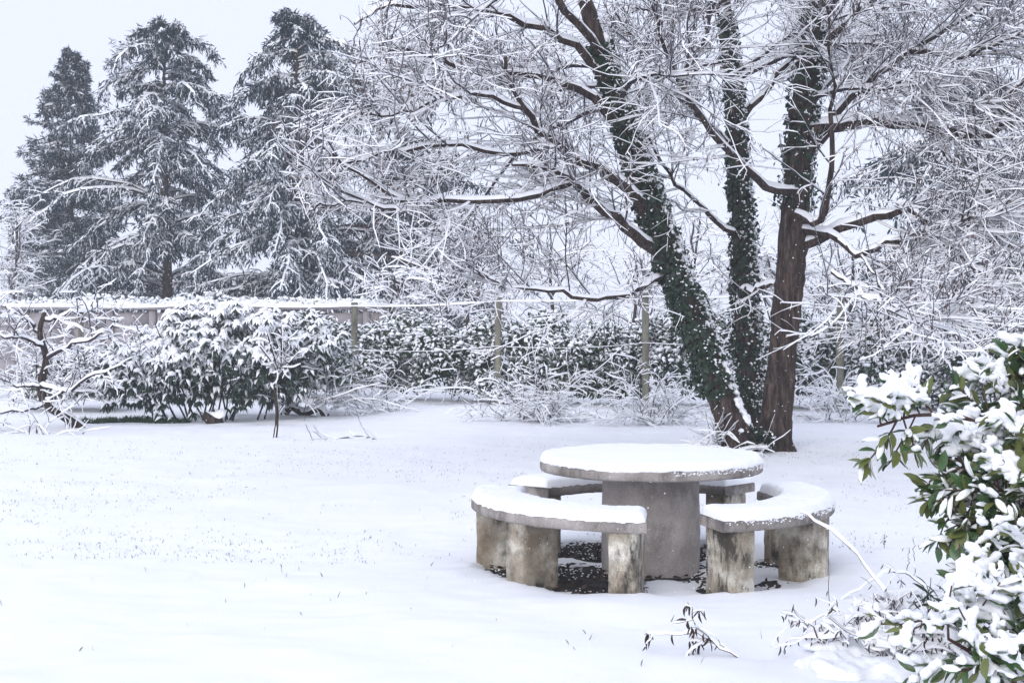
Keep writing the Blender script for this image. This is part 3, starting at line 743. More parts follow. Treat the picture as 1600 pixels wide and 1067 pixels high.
def leaf_objects(parent, name, tv, tf, mats, pos, dr, no, sz, aspect, order, n_obj, rest_name, mat_pick=None):
    """the leaves that show largest as single objects sharing one mesh, the rest as one part"""
    mesh = []
    for m in mats:
        b_ = MB(); b_.add(tv * np.array([aspect, 1, 1]), tf); mesh.append(b_.mesh(name, [m], True))
    sel = order[:n_obj]; rest = order[n_obj:]
    y = nrm(dr); x = nrm(np.cross(y, no)); z = np.cross(x, y)
    pl = np.array(parent.location)
    for i in sel:
        o = bpy.data.objects.new(name, mesh[int(mat_pick[i]) if mat_pick is not None else 0]); COL.objects.link(o); o.parent = parent
        Mx = Matrix(((x[i][0], y[i][0], z[i][0], 0), (x[i][1], y[i][1], z[i][1], 0), (x[i][2], y[i][2], z[i][2], 0), (0, 0, 0, 1))) @ Matrix.Scale(float(sz[i]), 4)
        Mx.translation = Vector(pos[i] - pl); o.matrix_local = Mx
    if len(rest):
        b_ = MB()
        for mi in range(len(mats)):
            w_ = rest if mat_pick is None else rest[np.asarray(mat_pick)[rest] == mi]
            if len(w_): place(b_, tv, tf, pos[w_], dr[w_], no[w_], sz[w_] * aspect, sz[w_], sz[w_], mi)
        tag(b_.build(rest_name, mats, parent, smooth=True), kind='stuff')
order = np.argsort(pos[:, 1] - 0.8 * dz)
leaf_objects(rh, 'leaf', SLEAF, SLEAF_F, [M['rhodo']], pos, dr, no, sz, 0.30, order, 300, 'inner_leaves')
ms = MB(); sn = (rng.random(len(pos)) < 0.12 + 0.8 * np.clip(dz + 0.25, 0, 1) * (0.4 + 1.2 * (noise3(pos, 0.35, 2) + 0.5))) & (q > 0.72)
place(ms, SPAD, SPAD_F, pos[sn] + UP * 0.008, dr[sn], nrm(no[sn] * 0.6 + UP * 0.5), sz[sn] * 0.36, sz[sn] * 1.02, sz[sn], 0)
pk = wc[(rr > 0.8) & (d[:, 2] > -0.1)]; blobs(ms, pk + UP * 0.02, U(0.03, 0.07, len(pk)), 0.6)
ms.build('snow_cover', M['snow_plain'], rh)
rng = np.random.default_rng(705)
# darker small-leaved shrubs filling in on both sides and below
for i, (px, py, Y, rx, rz, lab) in enumerate(((130, 560, 24.0, 0.9, 0.5, 'low dark evergreen bush behind the leaning fruit tree'), (480, 575, 22.8, 0.75, 0.85, 'dark evergreen bush between the sapling and the first tall fence post'))):
    c = at(px, HY, Y); c[2] = rz * 0.95
    t = thing('evergreen_bush', (c[0], c[1], 0), lab, 'shrub'); mb, ms = MB(), MB()
    leafy(mb, ms, c, np.array([rx, 0.7, rz]), 3200, 0.11, 60 + i, 0, 0.7); mb.build('foliage', M['hedge'], t)
    ms.build('snow_cover', M['snow_plain'], t)
    mt = MB(); snow_twigs(mt, np.array([c[0], c[1] - 0.5, 0.3]), 30, (0.7, 1.4), i, 0.9, box=(rx * 0.8, 0.2, 0.2)); mt.build('bare_shoots', [M['twig'], M['snow_plain']], t)
# frosted twiggy brush along the wall
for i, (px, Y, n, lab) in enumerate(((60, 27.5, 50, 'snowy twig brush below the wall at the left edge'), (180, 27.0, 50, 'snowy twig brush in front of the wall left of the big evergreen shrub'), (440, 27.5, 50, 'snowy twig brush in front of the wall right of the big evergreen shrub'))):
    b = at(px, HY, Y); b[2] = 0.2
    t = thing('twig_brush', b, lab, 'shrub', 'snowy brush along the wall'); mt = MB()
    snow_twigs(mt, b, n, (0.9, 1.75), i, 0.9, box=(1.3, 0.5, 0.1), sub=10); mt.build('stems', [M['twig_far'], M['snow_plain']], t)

# ------------------------------------------------------------------ the three-stemmed ivy tree behind the table
rng = np.random.default_rng(900)
tree = thing('ivy_clad_tree', at(1185, 705, 16.8) * np.array([1, 1, 0]), 'large snowy bare tree with three trunks, two wrapped in ivy, behind the table', 'tree')
def trunk(name, pts, r, k=90, sides=44, ridges=9):
    P = catmull([at(*p) for p in pts], k)[None]; P[0, 0, 2] = min(P[0, 0, 2], -0.05)
    rr = np.interp(np.linspace(0, 1, k), np.linspace(0, 1, len(r)), r)[None]
    rr = rr * (1 + 0.012 * rng.normal(size=rr.shape).clip(-1.5, 1.5)); rr[0, :8] *= np.array([1.45, 1.36, 1.28, 1.2, 1.14, 1.09, 1.05, 1.02])
    mb = MB(); tubes(mb, P, rr, sides, ref=(0, 1, 0))
    v = mb.v[0].reshape(k, sides, 3); c = P[0][:, None, :]
    g = 1 + 0.05 * np.sin(np.arange(sides) * 2 * np.pi * 6 / sides + np.arange(k)[:, None] * 0.06)[..., None] + 0.20 * noise3((v - c) * np.array([1, 1, 0.0]) + v * np.array([0, 0, 0.16]), 0.045, 5)[..., None]
    mb.v[0] = (c + (v - c) * g).reshape(-1, 3)
    mb.build(name, M['bark'], tree, smooth=True)
    return P, rr
T1, R1 = trunk('trunk', [(1210, 716, 16.7), (1214, 640, 16.7), (1224, 540, 16.7), (1237, 400, 16.7), (1248, 250, 16.8), (1262, 90, 16.9), (1285, -60, 17.0), (1300, -200, 17.2)], [0.20, 0.175, 0.165, 0.165, 0.15, 0.13, 0.10, 0.06])
T2, R2 = trunk('trunk', [(1152, 692, 16.5), (1128, 625, 16.45), (1092, 520, 16.4), (1045, 400, 16.3), (1000, 270, 16.2), (960, 140, 16.1), (925, 40, 16.0), (880, -120, 15.8)], [0.17, 0.155, 0.15, 0.145, 0.13, 0.10, 0.08, 0.05])
T3, R3 = trunk('trunk', [(1172, 665, 17.6), (1168, 560, 17.7), (1162, 430, 17.8), (1156, 300, 17.9), (1148, 170, 18.0), (1135, 40, 18.1), (1120, -120, 18.2)], [0.15, 0.14, 0.125, 0.11, 0.09, 0.07, 0.05])
limbs_px = [
    ([(1020, 350, 16.2), (985, 300, 16.0), (935, 265, 15.8), (870, 228, 15.5), (820, 170, 15.2), (790, 90, 15.0)], 0.085),
    ([(1030, 395, 16.3), (985, 362, 15.9), (935, 318, 15.5), (900, 285, 15.2), (850, 262, 14.9), (800, 258, 14.6)], 0.075),
    ([(1035, 432, 16.3), (985, 456, 15.9), (935, 467, 15.5), (875, 455, 15.2), (800, 448, 15.0), (740, 425, 14.8)], 0.045),
    ([(900, 285, 15.2), (835, 305, 14.8), (760, 318, 14.5), (690, 312, 14.2), (640, 318, 14.1), (590, 290, 14.0), (545, 262, 13.9), (505, 236, 13.8), (470, 222, 13.7)], 0.038),
    ([(690, 312, 14.2), (625, 330, 14.0), (570, 315, 13.9), (510, 322, 13.8), (482, 330, 13.8)], 0.018),
    ([(870, 228, 15.5), (790, 240, 15.0), (700, 225, 14.6), (620, 235, 14.3), (560, 250, 14.1), (520, 262, 14.0), (478, 274, 13.9)], 0.030),
    ([(985, 225, 16.2), (920, 150, 16.0), (840, 120, 15.7), (740, 110, 15.4), (640, 80, 15.1), (560, 100, 14.9)], 0.06),
    ([(965, 150, 16.1), (890, 70, 15.9), (800, 30, 15.6), (700, 10, 15.4), (600, 15, 15.2), (555, 40, 15.1)], 0.055),
    ([(940, 90, 16.0), (860, -10, 15.4), (760, -60, 15.0), (650, -50, 14.7), (570, -10, 14.5)], 0.05),
    ([(820, 170, 15.2), (750, 150, 14.8), (670, 165, 14.5), (600, 180, 14.2), (540, 170, 14.0)], 0.03),
    ([(1248, 300, 16.7), (1200, 295, 16.3), (1150, 252, 15.9), (1100, 195, 15.5), (1060, 130, 15.2), (1030, 60, 15.0), (1010, -20, 14.9)], 0.055),
    ([(1245, 335, 16.6), (1278, 347, 16.2), (1294, 300, 16.0), (1300, 200, 15.9), (1297, 90, 15.9), (1290, -30, 15.9)], 0.05),
    ([(1255, 360, 16.6), (1310, 372, 16.2), (1346, 400, 15.9), (1395, 372, 15.6), (1470, 352, 15.3), (1550, 332, 15.0), (1630, 300, 14.8)], 0.05),
    ([(1250, 385, 16.7), (1320, 352, 16.3), (1385, 335, 16.0), (1420, 325, 15.8), (1470, 372, 15.5), (1525, 418, 15.2), (1565, 437, 15.0), (1640, 437, 14.8)], 0.065),
    ([(1258, 205, 16.8), (1350, 192, 16.6), (1450, 200, 16.4), (1550, 212, 16.2), (1580, 140, 16.0), (1640, 105, 15.9)], 0.085),
    ([(1255, 260, 16.8), (1330, 150, 16.7), (1420, 82, 16.5), (1520, 20, 16.3), (1610, -40, 16.1)], 0.06),
    ([(1265, 90, 16.9), (1340, 20, 16.6), (1430, -50, 16.2), (1550, -80, 15.8)], 0.055),
    ([(1275, 0, 17.0), (1220, -80, 16.4), (1120, -110, 15.8), (1020, -90, 15.3)], 0.05),
    ([(1160, 455, 17.7), (1195, 448, 17.2), (1225, 430, 16.8)], 0.05),
    ([(1152, 240, 18.0), (1090, 180, 17.6), (1020, 110, 17.3), (960, 20, 17.0)], 0.05),
    ([(1150, 200, 18.0), (1220, 110, 18.2), (1300, 40, 18.4), (1380, -30, 18.5)], 0.05),
    ([(1165, 380, 17.8), (1100, 330, 17.6), (1030, 250, 17.5), (990, 170, 17.4)], 0.04),
    ([(1300, 425, 14.4), (1355, 462, 13.8), (1430, 506, 13.1), (1505, 550, 12.4)], 0.022),
    ([(1395, 372, 15.6), (1440, 420, 15.2), (1500, 470, 14.8), (1560, 510, 14.5)], 0.022),
    ([(1346, 400, 15.9), (1380, 450, 15.5), (1390, 510, 15.2), (1420, 560, 15.0)], 0.016),
    ([(1060, 130, 15.2), (1100, 60, 15.0), (1120, -40, 14.9)], 0.025),
    ([(1450, 200, 16.4), (1500, 270, 16.0), (1560, 300, 15.7), (1640, 330, 15.5)], 0.035),
    ([(1420, 82, 16.5), (1500, 90, 16.2), (1580, 60, 15.9), (1650, 60, 15.7)], 0.035),
    ([(1330, 150, 16.7), (1400, 130, 16.4), (1480, 150, 16.1), (1580, 180, 15.9)], 0.03),
]
LP, LR = [], []
mb = MB(); ms = MB()
for pts, r in limbs_px:
    P = catmull([at(*p) for p in pts], 18)[None]; P[0, 1:-1] += rng.normal(size=(16, 3)) * 0.018
    rr = taper_r(1, 18, r, max(0.010, r * 0.22)); LP.append(P[0])
    tubes(mb, P, rr, 8, 0); snow_ridge(ms, P, rr, 0.018 + 0.22 * r, 0.001 + 0.03 * r, 0, 0.2, 7, 7, 0.25, 0.4)
mb.build('limbs', M['bark'], tree, smooth=True); ms.build('snow_on_limbs', M['snow_plain'], tree, smooth=True)
LP = np.array(LP)
# further boughs off the upper trunks, some leaving the frame
TT = np.concatenate([catmull(T[0][18::3], 18)[None] for T in (T1, T2, T3)])
def envelope(Q):
    # outline of the crown on its left side
    lim = np.interp(Q[..., 2], [0.5, 2.1, 2.5, 2.9, 3.6, 3.95, 5, 8], [-0.6, -0.9, -1.9, -2.25, -2.25, -1.75, -1.7, -1.0])
    return Q[(Q[..., 0] > lim).all(1) & (Q[:, -1, 2] > 1.15)]
EX = sprout(TT, 9, (1.5, 3.2), 0.95, 12, 0.13, 0.03, 0.55, 1.0); EX = envelope(EX)
B1 = np.concatenate([sprout(LP, 18, (0.6, 2.0), 0.62, 12, 0.06, -0.006, 0.2, 1.0, taper=0.6), sprout(EX, 9, (0.5, 1.5), 0.62, 12, 0.06, 0.0, 0.25)])
B1 = envelope(B1)
ax = np.concatenate([T1[0], T3[0]]); dist = np.sqrt(((B1[:, None, 4, :] - ax[None]) ** 2).sum(-1)).min(1)
B1 = B1[(dist > 0.55) | (B1[:, 0, 2] > 3.6)]                     # lower trunks are clear of shoots
B2 = envelope(sprout(B1, 7, (0.22, 0.95), 0.6, 6, 0.125, 0.0, 0.15))
B3 = envelope(sprout(B2, 3, (0.10, 0.36), 0.62, 4, 0.18, 0.07, 0.15))
B2 = B2[(B2[:, 0, 2] < 5.8) | (rng.random(len(B2)) < 0.35)]; B3 = B3[(B3[:, 0, 2] < 5.6)]
mb = MB()
for Q, ra, rb, sh, sw, side in ((EX, 0.035, 0.012, 0.032, 0.008, 5), (B1, 0.0095, 0.0042, 0.021, 0.010, 3), (B2, 0.0046, 0.0026, 0.013, 0.007, 3), (B3, 0.0034, 0.002, 0.009, 0.0045, 3)):
    rr = taper_r(len(Q), Q.shape[1], ra, rb)
    tubes(mb, Q, rr, side, 0); snow_ridge(mb, Q, rr, sh, sw, 1, 0.2, 3, 13, 0.2, 0.45)
# catkins hanging from the twig ends
n = 9000; e = B3[rng.integers(0, len(B3), n), rng.integers(1, 4, n)]
d = nrm(rng.normal(size=(n, 3)) * 0.3 - UP); L = U(0.018, 0.035, n)
place(mb, OCT, OCT_F, e + d * L[:, None], d, rng.normal(size=(n, 3)), U(0.004, 0.007, n), L, 0.0055, 2)
mb.build('crown', [M['twig'], M['snow_plain'], M['catkin']], tree)

def ivy(P, rr, lo, hi, n, dens_snow, up_bias):
    k = P.shape[1]; s = U(lo, hi, n) * (k - 1); i = np.minimum(s.astype(int), k - 2); f = (s - i)[:, None]
    c = P[0, i] * (1 - f) + P[0, i + 1] * f; r = rr[0, i]
    T, S, N = frames(P); a = U(0, 2 * np.pi, n)
    o = np.cos(a)[:, None] * S[0, i] + np.sin(a)[:, None] * N[0, i]
    patch = noise3(c + o * 0.2, 0.22, 4) + 0.5
    ok = patch > 0.22 - 0.3 * np.clip((s / (k - 1) - lo) / 0.25, 0, 1)
    p = c + o * (r * (1.0 + (0.14 + 0.34 * np.clip(patch, 0, 1)) * rng.random(n)) + 0.012)[:, None]
    p, o = p[ok], o[ok]; m = len(p)
    d = nrm(rng.normal(size=(m, 3)) * 0.6 - UP * 0.7 + o * 0.4)
    mb = MB(); sz = U(0.03, 0.085, m); place(mb, SLEAF, SLEAF_F, p, d, nrm(o + rng.normal(size=(m, 3)) * 0.35), sz * 0.85, sz, sz, 0)
    tag(mb.build('ivy', M['ivy'], tree), kind='stuff')
    w = np.clip(o @ nrm(np.array([0.75, -0.15, 0.62])) * 0.9 + 0.12, 0.03, 1) * dens_snow * (0.35 + 1.3 * (noise3(p, 0.12, 8) + 0.5))
    sn = rng.random(m) < w
    mb = MB(); q = np.concatenate([p[sn], p[sn] + rng.normal(size=(sn.sum(), 3)) * 0.018]); blobs(mb, q + np.tile(o[sn], (2, 1)) * 0.012 + UP * 0.008, U(0.008, 0.019, len(q)), 0.8, 0, (OCT, OCT_F)); tag(mb.build('snow_on_ivy', M['snow_plain'], tree), kind='stuff')
ivy(T2, R2, 0.16, 0.82, 5200, 0.6, 1)
ivy(T3, R3, 0.02, 0.85, 4600, 0.7, 1)
ivy(T1, R1, 0.50, 0.85, 1700, 0.35, 1)
# snow plastered on the upper side of the leaning trunk and in the crotch
for (P, rr, lo, hi, cnt) in ((T2, R2, 4, 74, 1300), (T1, R1, 56, 86, 260), (T3, R3, 7, 68, 420)):
    T_, S_, N_ = frames(P); i = rng.integers(lo, hi, cnt); a = rng.normal(size=cnt) * 0.42 + (0.0 if P is T2 else 0.5)
    dirn = np.cos(a)[:, None] * N_[0, i] + np.sin(a)[:, None] * S_[0, i]
    dirn = nrm(dirn * (1 if P is T2 else 0.4) + (np.array([0.0, -0.1, 0]) if P is T2 else np.array([0.85, -0.25, 0])))
    c = P[0, i] + T_[0, i] * U(-0.09, 0.09, cnt)[:, None] + dirn * (rr[0, i] * U(1.0, 1.3, cnt))[:, None]
    keep = noise3(c, 0.3, 6) > (-0.30 if P is T2 else 0.05)
    m = MB(); blobs(m, c[keep], U(0.018, 0.042, keep.sum()), 0.9); tag(remeshed(m, 'snow_strip', M['snow_plain'], tree, 0.019, 2, 0.012, 4), kind='stuff')
b = at(1178, 705, 16.5); b[2] = 0.05
mb = MB(); ms = MB(); leafy(mb, ms, b + np.array([0, -0.1, 0.12]), np.array([0.22, 0.14, 0.20]), 420, 0.06, 3, 0, 0.15); mb.build('ivy', M['ivy'], tree)
c = b + rng.normal(size=(60, 3)) * np.array([0.12, 0.10, 0.05]) + np.array([-0.02, -0.02, 0.06]); blobs(ms, c, U(0.012, 0.03, 60), 0.6); tag(ms.build('snow_at_foot', M['snow_plain'], tree), kind='stuff')
mb = MB(); snow_twigs(mb, at(1110, 700, 16.3) * np.array([1, 1, 0]) + UP * 0.06, 20, (0.25, 0.6), 4, 0.35, box=(0.25, 0.12, 0.02), spread=1.3, r=0.005); mb.build('basal_shoots', [M['twig'], M['snow_plain']], tree)

# ------------------------------------------------------------------ leaning fruit tree and sapling on the left
rng = np.random.default_rng(950)
ft = thing('fruit_tree', at(135, 675, 20.2) * np.array([1, 1, 0]), 'leaning snowy fruit tree at the left edge', 'tree')
P = catmull([at(138, 680, 20.2), at(108, 655, 20.15), at(72, 630, 20.1), at(64, 600, 20.1), at(72, 560, 20.1), at(62, 520, 20.0), at(70, 488, 20.0)], 26)[None]
rr = taper_r(1, 26, 0.085, 0.03); mb = MB(); tubes(mb, P, rr, 9); mb.build('trunk', M['bark'], ft, smooth=True)
ms = MB(); snow_ridge(ms, P, rr, 0.035, 0.004, 0, 0, 5); ms.build('snow_on_trunk', M['snow_plain'], ft, smooth=True)
fl = [[(72, 630, 20.1), (40, 640, 19.8), (-20, 645, 19.5), (-70, 640, 19.3)], [(66, 605, 20.1), (20, 600, 20), (-40, 560, 19.9)], [(72, 560, 20.1), (110, 540, 19.8), (150, 525, 19.6), (185, 500, 19.5)], [(66, 540, 20), (20, 525, 19.7), (-30, 530, 19.4)],
      [(64, 600, 20.1), (100, 612, 19.9), (140, 590, 19.7), (190, 570, 19.6)], [(62, 520, 20), (30, 490, 20), (-20, 470, 20)], [(70, 500, 20), (110, 490, 20.2), (150, 480, 20.3)], [(72, 630, 20.1), (90, 612, 19.9), (104, 615, 19.8)]]
L = np.array([catmull([at(*p) for p in l], 12) for l in fl]); L[:, 1:-1] += rng.normal(size=(len(L), 10, 3)) * 0.02
mb = MB(); rr = taper_r(len(L), 12, 0.034, 0.012); tubes(mb, L, rr, 5, 0); snow_ridge(mb, L, rr, 0.028, 0.006, 1, 0.1, 5)
A = sprout(L, 8, (0.3, 0.8), 0.85, 7, 0.16, 0.0, 0.1); B = sprout(A, 5, (0.12, 0.4), 0.85, 5, 0.22, 0.0, 0.1)
for Q, ra, sh in ((A, 0.010, 0.036), (B, 0.006, 0.026)):
    rr = taper_r(len(Q), Q.shape[1], ra, ra * 0.6); tubes(mb, Q, rr, 3, 0); snow_ridge(mb, Q, rr, sh, 0.010, 1, 0.1)
mb.build('crown', [M['twig'], M['snow_plain']], ft)
br = thing('brushwood', at(45, 690, 19.0) * np.array([1, 1, 0]), 'snowy brushwood on the ground below the leaning fruit tree', 'brushwood')
mb = MB(); snow_twigs(mb, at(15, 693, 19.0) * np.array([1, 1, 0]) + UP * 0.07, 12, (0.3, 0.7), 5, 0.3, box=(0.8, 0.25, 0.02), spread=1.3); mb.build('stems', [M['twig'], M['snow_plain']], br)

sp = thing('sapling', at(430, 690, 18.7) * np.array([1, 1, 0]), 'thin snow-crusted sapling with a forked top on the lawn', 'sapling')
L = [catmull([at(428, 695, 18.7), at(433, 650, 18.7), at(430, 612, 18.7), at(434, 585, 18.7)], 12)]
for tip in ((405, 540), (418, 522), (452, 530), (440, 508), (468, 548)):
    L.append(catmull([at(434, 588, 18.7), at((434 * 2 + tip[0]) / 3 + 3, 570, 18.65), at(tip[0], tip[1], 18.6)], 12))
L = np.array(L); mb = MB(); r0 = np.array([0.030] + [0.016] * 5); rr = taper_r(6, 12, r0, r0 * 0.6); tubes(mb, L, rr, 7, 0); mb.build('trunk', M['bark'], sp, smooth=True)
mb = MB(); Q = L + np.array([0.010, -0.014, 0.0]); snow_ridge(mb, Q, rr * 0.7, 0.016, 0.006, 1, -0.5, 5, 3, 0.12, 0.1)
A = sprout(L[1:], 14, (0.10, 0.34), 0.95, 6, 0.34, -0.05, 0.2); ra = taper_r(len(A), 6, 0.007, 0.004); tubes(mb, A, ra, 3, 0); snow_ridge(mb, A, ra, 0.022, 0.008, 1, 0.0, nscale=0.1)
mb.build('crown', [M['twig'], M['snow_plain']], sp)

# stump, curved log, sticks and the dark grass edge on the lawn
rng = np.random.default_rng(970)
def lump(name, px, py, size, label, cat, mat, flat=(1, 0.8, 0.8), seed=1):
    Y = ground_depth(py); c = at(px, HY, Y); c[2] = size * flat[2] * 0.6
    t = thing(name, (c[0], c[1], 0), label, cat); v = ICO2 * size * np.array(flat); v = v * (1 + 0.5 * noise3(v, size * 0.5, seed)[:, None]); v[:, 2] += 0.5 * np.abs(v[:, 0] - size * 0.2)
    mb = MB(); mb.add(c + v, ICO2_F); mb.build('wood', mat, t)
    up = ICO2[:, 2] + 0.4 * ICO2[:, 0] > 0.15; w = v * np.array([1.08, 1.08, 1.0]) + UP * size * 0.18; w[:, 0] += size * 0.2
    mb = MB(); mb.add(c + w * np.where(up, 1.0, 0.8)[:, None], ICO2_F[up[ICO2_F].all(1)]); mb.build('snow_cap', M['snow_plain'], t, smooth=True)
    return t
lump('tree_stump', 332, 668, 0.14, 'broken brown stump half under snow in front of the big evergreen shrub', 'stump', M['bark'], (1.1, 0.8, 1.0), 3)
lg = thing('curved_log', at(470, 655, ground_depth(655)) * np.array([1, 1, 0]), 'curved log lying under snow beside the sapling', 'log')
Yd = ground_depth(655)
P = catmull([at(442, 650, Yd), at(455, 636, Yd), at(475, 645, Yd), at(498, 638, Yd - .1), at(510, 652, Yd - .1)], 20)[None]
mb = MB(); rr = np.full((1, 20), 0.06); tubes(mb, P, rr, 8); mb.build('wood', M['bark'], lg, smooth=True); mb = MB(); snow_ridge(mb, P, rr, 0.06, 0.02, 0, -0.3, 5); mb.build('snow_cap', M['snow_plain'], lg, smooth=True)
st = thing('fallen_branch', at(560, 692, 18.4) * np.array([1, 1, 0]), 'thin fallen branch with side twigs lying on the snowy lawn', 'branch')
P = catmull([at(632, 693, 18.3) + UP * .03, at(600, 690, 18.4), at(560, 682, 18.6), at(510, 690, 18.5), at(480, 702, 18.2)], 16)[None]
mb = MB(); rr = taper_r(1, 16, 0.014, 0.006); tubes(mb, P, rr, 5, 0); Q = sprout(P, 22, (0.15, 0.5), 0.9, 6, 0.2, -0.05, 0.15); ra = taper_r(len(Q), 6, 0.005, 0.003); tubes(mb, Q, ra, 3, 0); snow_ridge(mb, Q, ra, 0.02, 0.008, 1, 0.1)
mb.build('twigs', [M['twig'], M['snow_plain']], st)

def blades(n, x, y, hgt, wid, lean, mb):
    z = ground_z(x, y) - 0.012
    d = nrm(np.stack([rng.normal(size=n) * lean, rng.normal(size=n) * lean, np.ones(n)], -1)); s = nrm(np.cross(d, rng.normal(size=(n, 3))))
    p = np.stack([x, y, z], -1); w = U(wid * .6, wid, n)[:, None]; h = U(hgt * .35, hgt, n)[:, None]
    v = np.stack([p - s * w, p + s * w, p + d * h * 0.6 + s * w * .6 + np.array([0, 0, 0]), p + d * h + nrm(rng.normal(size=(n, 3))) * h * 0.25], 1)
    mb.add(v, (np.array([[0, 1, 2], [0, 2, 3]])[None] + (np.arange(n) * 4)[:, None, None]).reshape(-1, 3))
mb = MB(); n = 30000; y = 9.2 + 9.0 * rng.random(n) ** 1.2; x = U(-0.40, 0.40, n) * y
patch = fbm(x, y, 1.6, 55, 3) * 0.7 + 0.9 * vnoise(x, y, 0.14, 5); k = (patch > 0.10 + 0.5 * rng.random(n) - 0.2) & (shelter(x, y) < 0.2)
x, y = x[k], y[k]; blades(len(x), x, y, 0.040, 0.0016, 0.6, mb)
n = 110; y = U(6.2, 9.5, n); x = U(-0.4, 0.36, n) * y; k = shelter(x, y) < 0.1; blades(k.sum(), x[k], y[k], 0.055, 0.0018, 0.3, mb)
tag(mb.build('grass', M['grass']), 'grass blades poking through the snow on the lawn', 'grass', kind='stuff')
mb = MB(); n = 5000; x = U(-6.6, -4.9, n) + 0; y = 21.6 + rng.normal(size=n) * 0.16 + 0.5 * fbm(x, x * 0, 0.9, 6); k = vnoise(x, y, 0.2, 3) > -0.12; blades(k.sum(), x[k], y[k], 0.11, 0.006, 0.9, mb)
tag(mb.build('grass_edge', M['hedge']), 'dark strip of uncovered grass under the big evergreen shrub', 'grass', kind='stuff')

# ------------------------------------------------------------------ near laurel bush on the right, with heavy snow
rng = np.random.default_rng(1200)
def near_bush(name, root, stems_px, label, n_leaf, seed, blob_r, voxel, extra=None, leaf=(0.072, 0.108), snow_bias=0.0, per=18):
    t = thing(name, (root[0], root[1], 0), label, 'shrub', 'laurel bushes in the right foreground')
    P = np.array([catmull([root + np.array([U(-.06, .06), U(-.06, .06), 0.0])] + [at(*p) for p in s], 16) for s in stems_px])
    mb = MB(); tubes(mb, P, taper_r(len(P), 16, 0.014, 0.006), 6)
    S = sprout(P, per, (0.12, 0.34), 0.85, 6, 0.12, -0.02, 0.30, 1.0); tubes(mb, S, taper_r(len(S), 6, 0.005, 0.003), 4)
    mb.build('stems', M['stem'], t, smooth=True)
    both = S
    n = n_leaf; i = rng.integers(0, len(S), n); j = U(1.0, 5.0, n); j0 = np.minimum(j.astype(int), 4); f = (j - j0)[:, None]
    pos = S[i, j0] * (1 - f) + S[i, j0 + 1] * f; tan = nrm(S[i, j0 + 1] - S[i, j0])
    r_ = rng.normal(size=(n, 3)); perp = nrm(r_ - tan * (r_ * tan).sum(1, keepdims=True))
    dr = nrm(tan * 0.6 + perp * 0.7 + UP * U(-0.3, 0.3, n)[:, None]); no = nrm(UP * 0.9 + rng.normal(size=(n, 3)) * 0.45)
    sz = U(leaf[0], leaf[1], n)
    pick = (rng.random(n) < 0.42).astype(int)
    order = np.argsort(pos[:, 1] - 0.5 * (pos[:, 0] < 2.0))
    leaf_objects(t, 'leaf', *leaf_template(0.18, 0.18), [M['laurel'], M['laurel_young']], pos, dr, no, sz, 0.42, order, 300, 'inner_leaves', pick)
    # snow: fused cushions over the upper shoots, thin pads on lower leaves
    mid = pos + dr * sz[:, None] * 0.5
    # exposed = little foliage directly above
    cell = np.floor(mid[:, :2] / 0.10).astype(int); key = cell[:, 0] * 10007 + cell[:, 1]
    topz = {}
    for kk, z in zip(key, mid[:, 2]): topz[kk] = max(topz.get(kk, -9), z)
    depth = np.array([topz[kk] for kk in key]) - mid[:, 2]
    exposed = (depth < 0.10 + snow_bias) & (noise3(mid, 0.14, seed) > -0.22)
    c = mid[exposed]; m = MB()
    for a_ in (-0.42, -0.2, 0.0, 0.2, 0.4):
        q = c + dr[exposed] * (sz[exposed] * a_)[:, None] + UP * 0.014
        blobs(m, q, U(blob_r[0], blob_r[1], len(q)), 0.72)
    remeshed(m, 'snow_clumps', M['snow'], t, voxel, 7, 0.014, seed)
    ms = MB(); k = (~exposed) & (rng.random(n) < 0.33)
    PD, PF = pad_template(0.16, 0.18); place(ms, PD, PF, pos[k] + UP * 0.004, dr[k], no[k], sz[k] * 0.40, sz[k], sz[k]); tag(ms.build('snow_on_leaves', M['snow_plain'], t, smooth=True), kind='stuff')
    return t
rt = np.array([2.48, 6.75, 0.0])
stems = [[(1614, 786, 6.6), (1534, 666, 6.4), (1444, 648, 6.3), (1372, 666, 6.2)], [(1614, 746, 6.7), (1554, 646, 6.6), (1474, 666, 6.5)], [(1624, 726, 6.7), (1594, 616, 6.7), (1579, 581, 6.7)],
         [(1644, 726, 6.7), (1644, 616, 6.6), (1654, 586, 6.6)], [(1694, 746, 6.7), (1714, 626, 6.6), (1734, 586, 6.6)], [(1594, 826, 6.5), (1534, 746, 6.3), (1494, 716, 6.2)], [(1594, 886, 6.4), (1534, 826, 6.2), (1489, 801, 6.1)],
         [(1614, 866, 6.3), (1584, 786, 6.1), (1554, 756, 6.0)], [(1654, 846, 6.2), (1634, 746, 6.0), (1624, 686, 5.95)], [(1674, 886, 6.2), (1654, 816, 6.0), (1644, 766, 5.9)], [(1624, 926, 6.3), (1574, 876, 6.15), (1539, 856, 6.05)],
         [(1734, 826, 6.3), (1754, 706, 6.1), (1774, 626, 6.0)], [(1654, 906, 6.3), (1614, 846, 6.1), (1594, 816, 6.0)], [(1694, 826, 6.4), (1684, 706, 6.2), (1679, 646, 6.1)]]
near_bush('laurel_bush', rt, stems, 'green laurel bush with heavy snow on top at the right edge', 3000, 5, (0.013, 0.026), 0.0095, per=20)
rng = np.random.default_rng(1300)
rt2 = np.array([2.15, 5.75, 0.0])
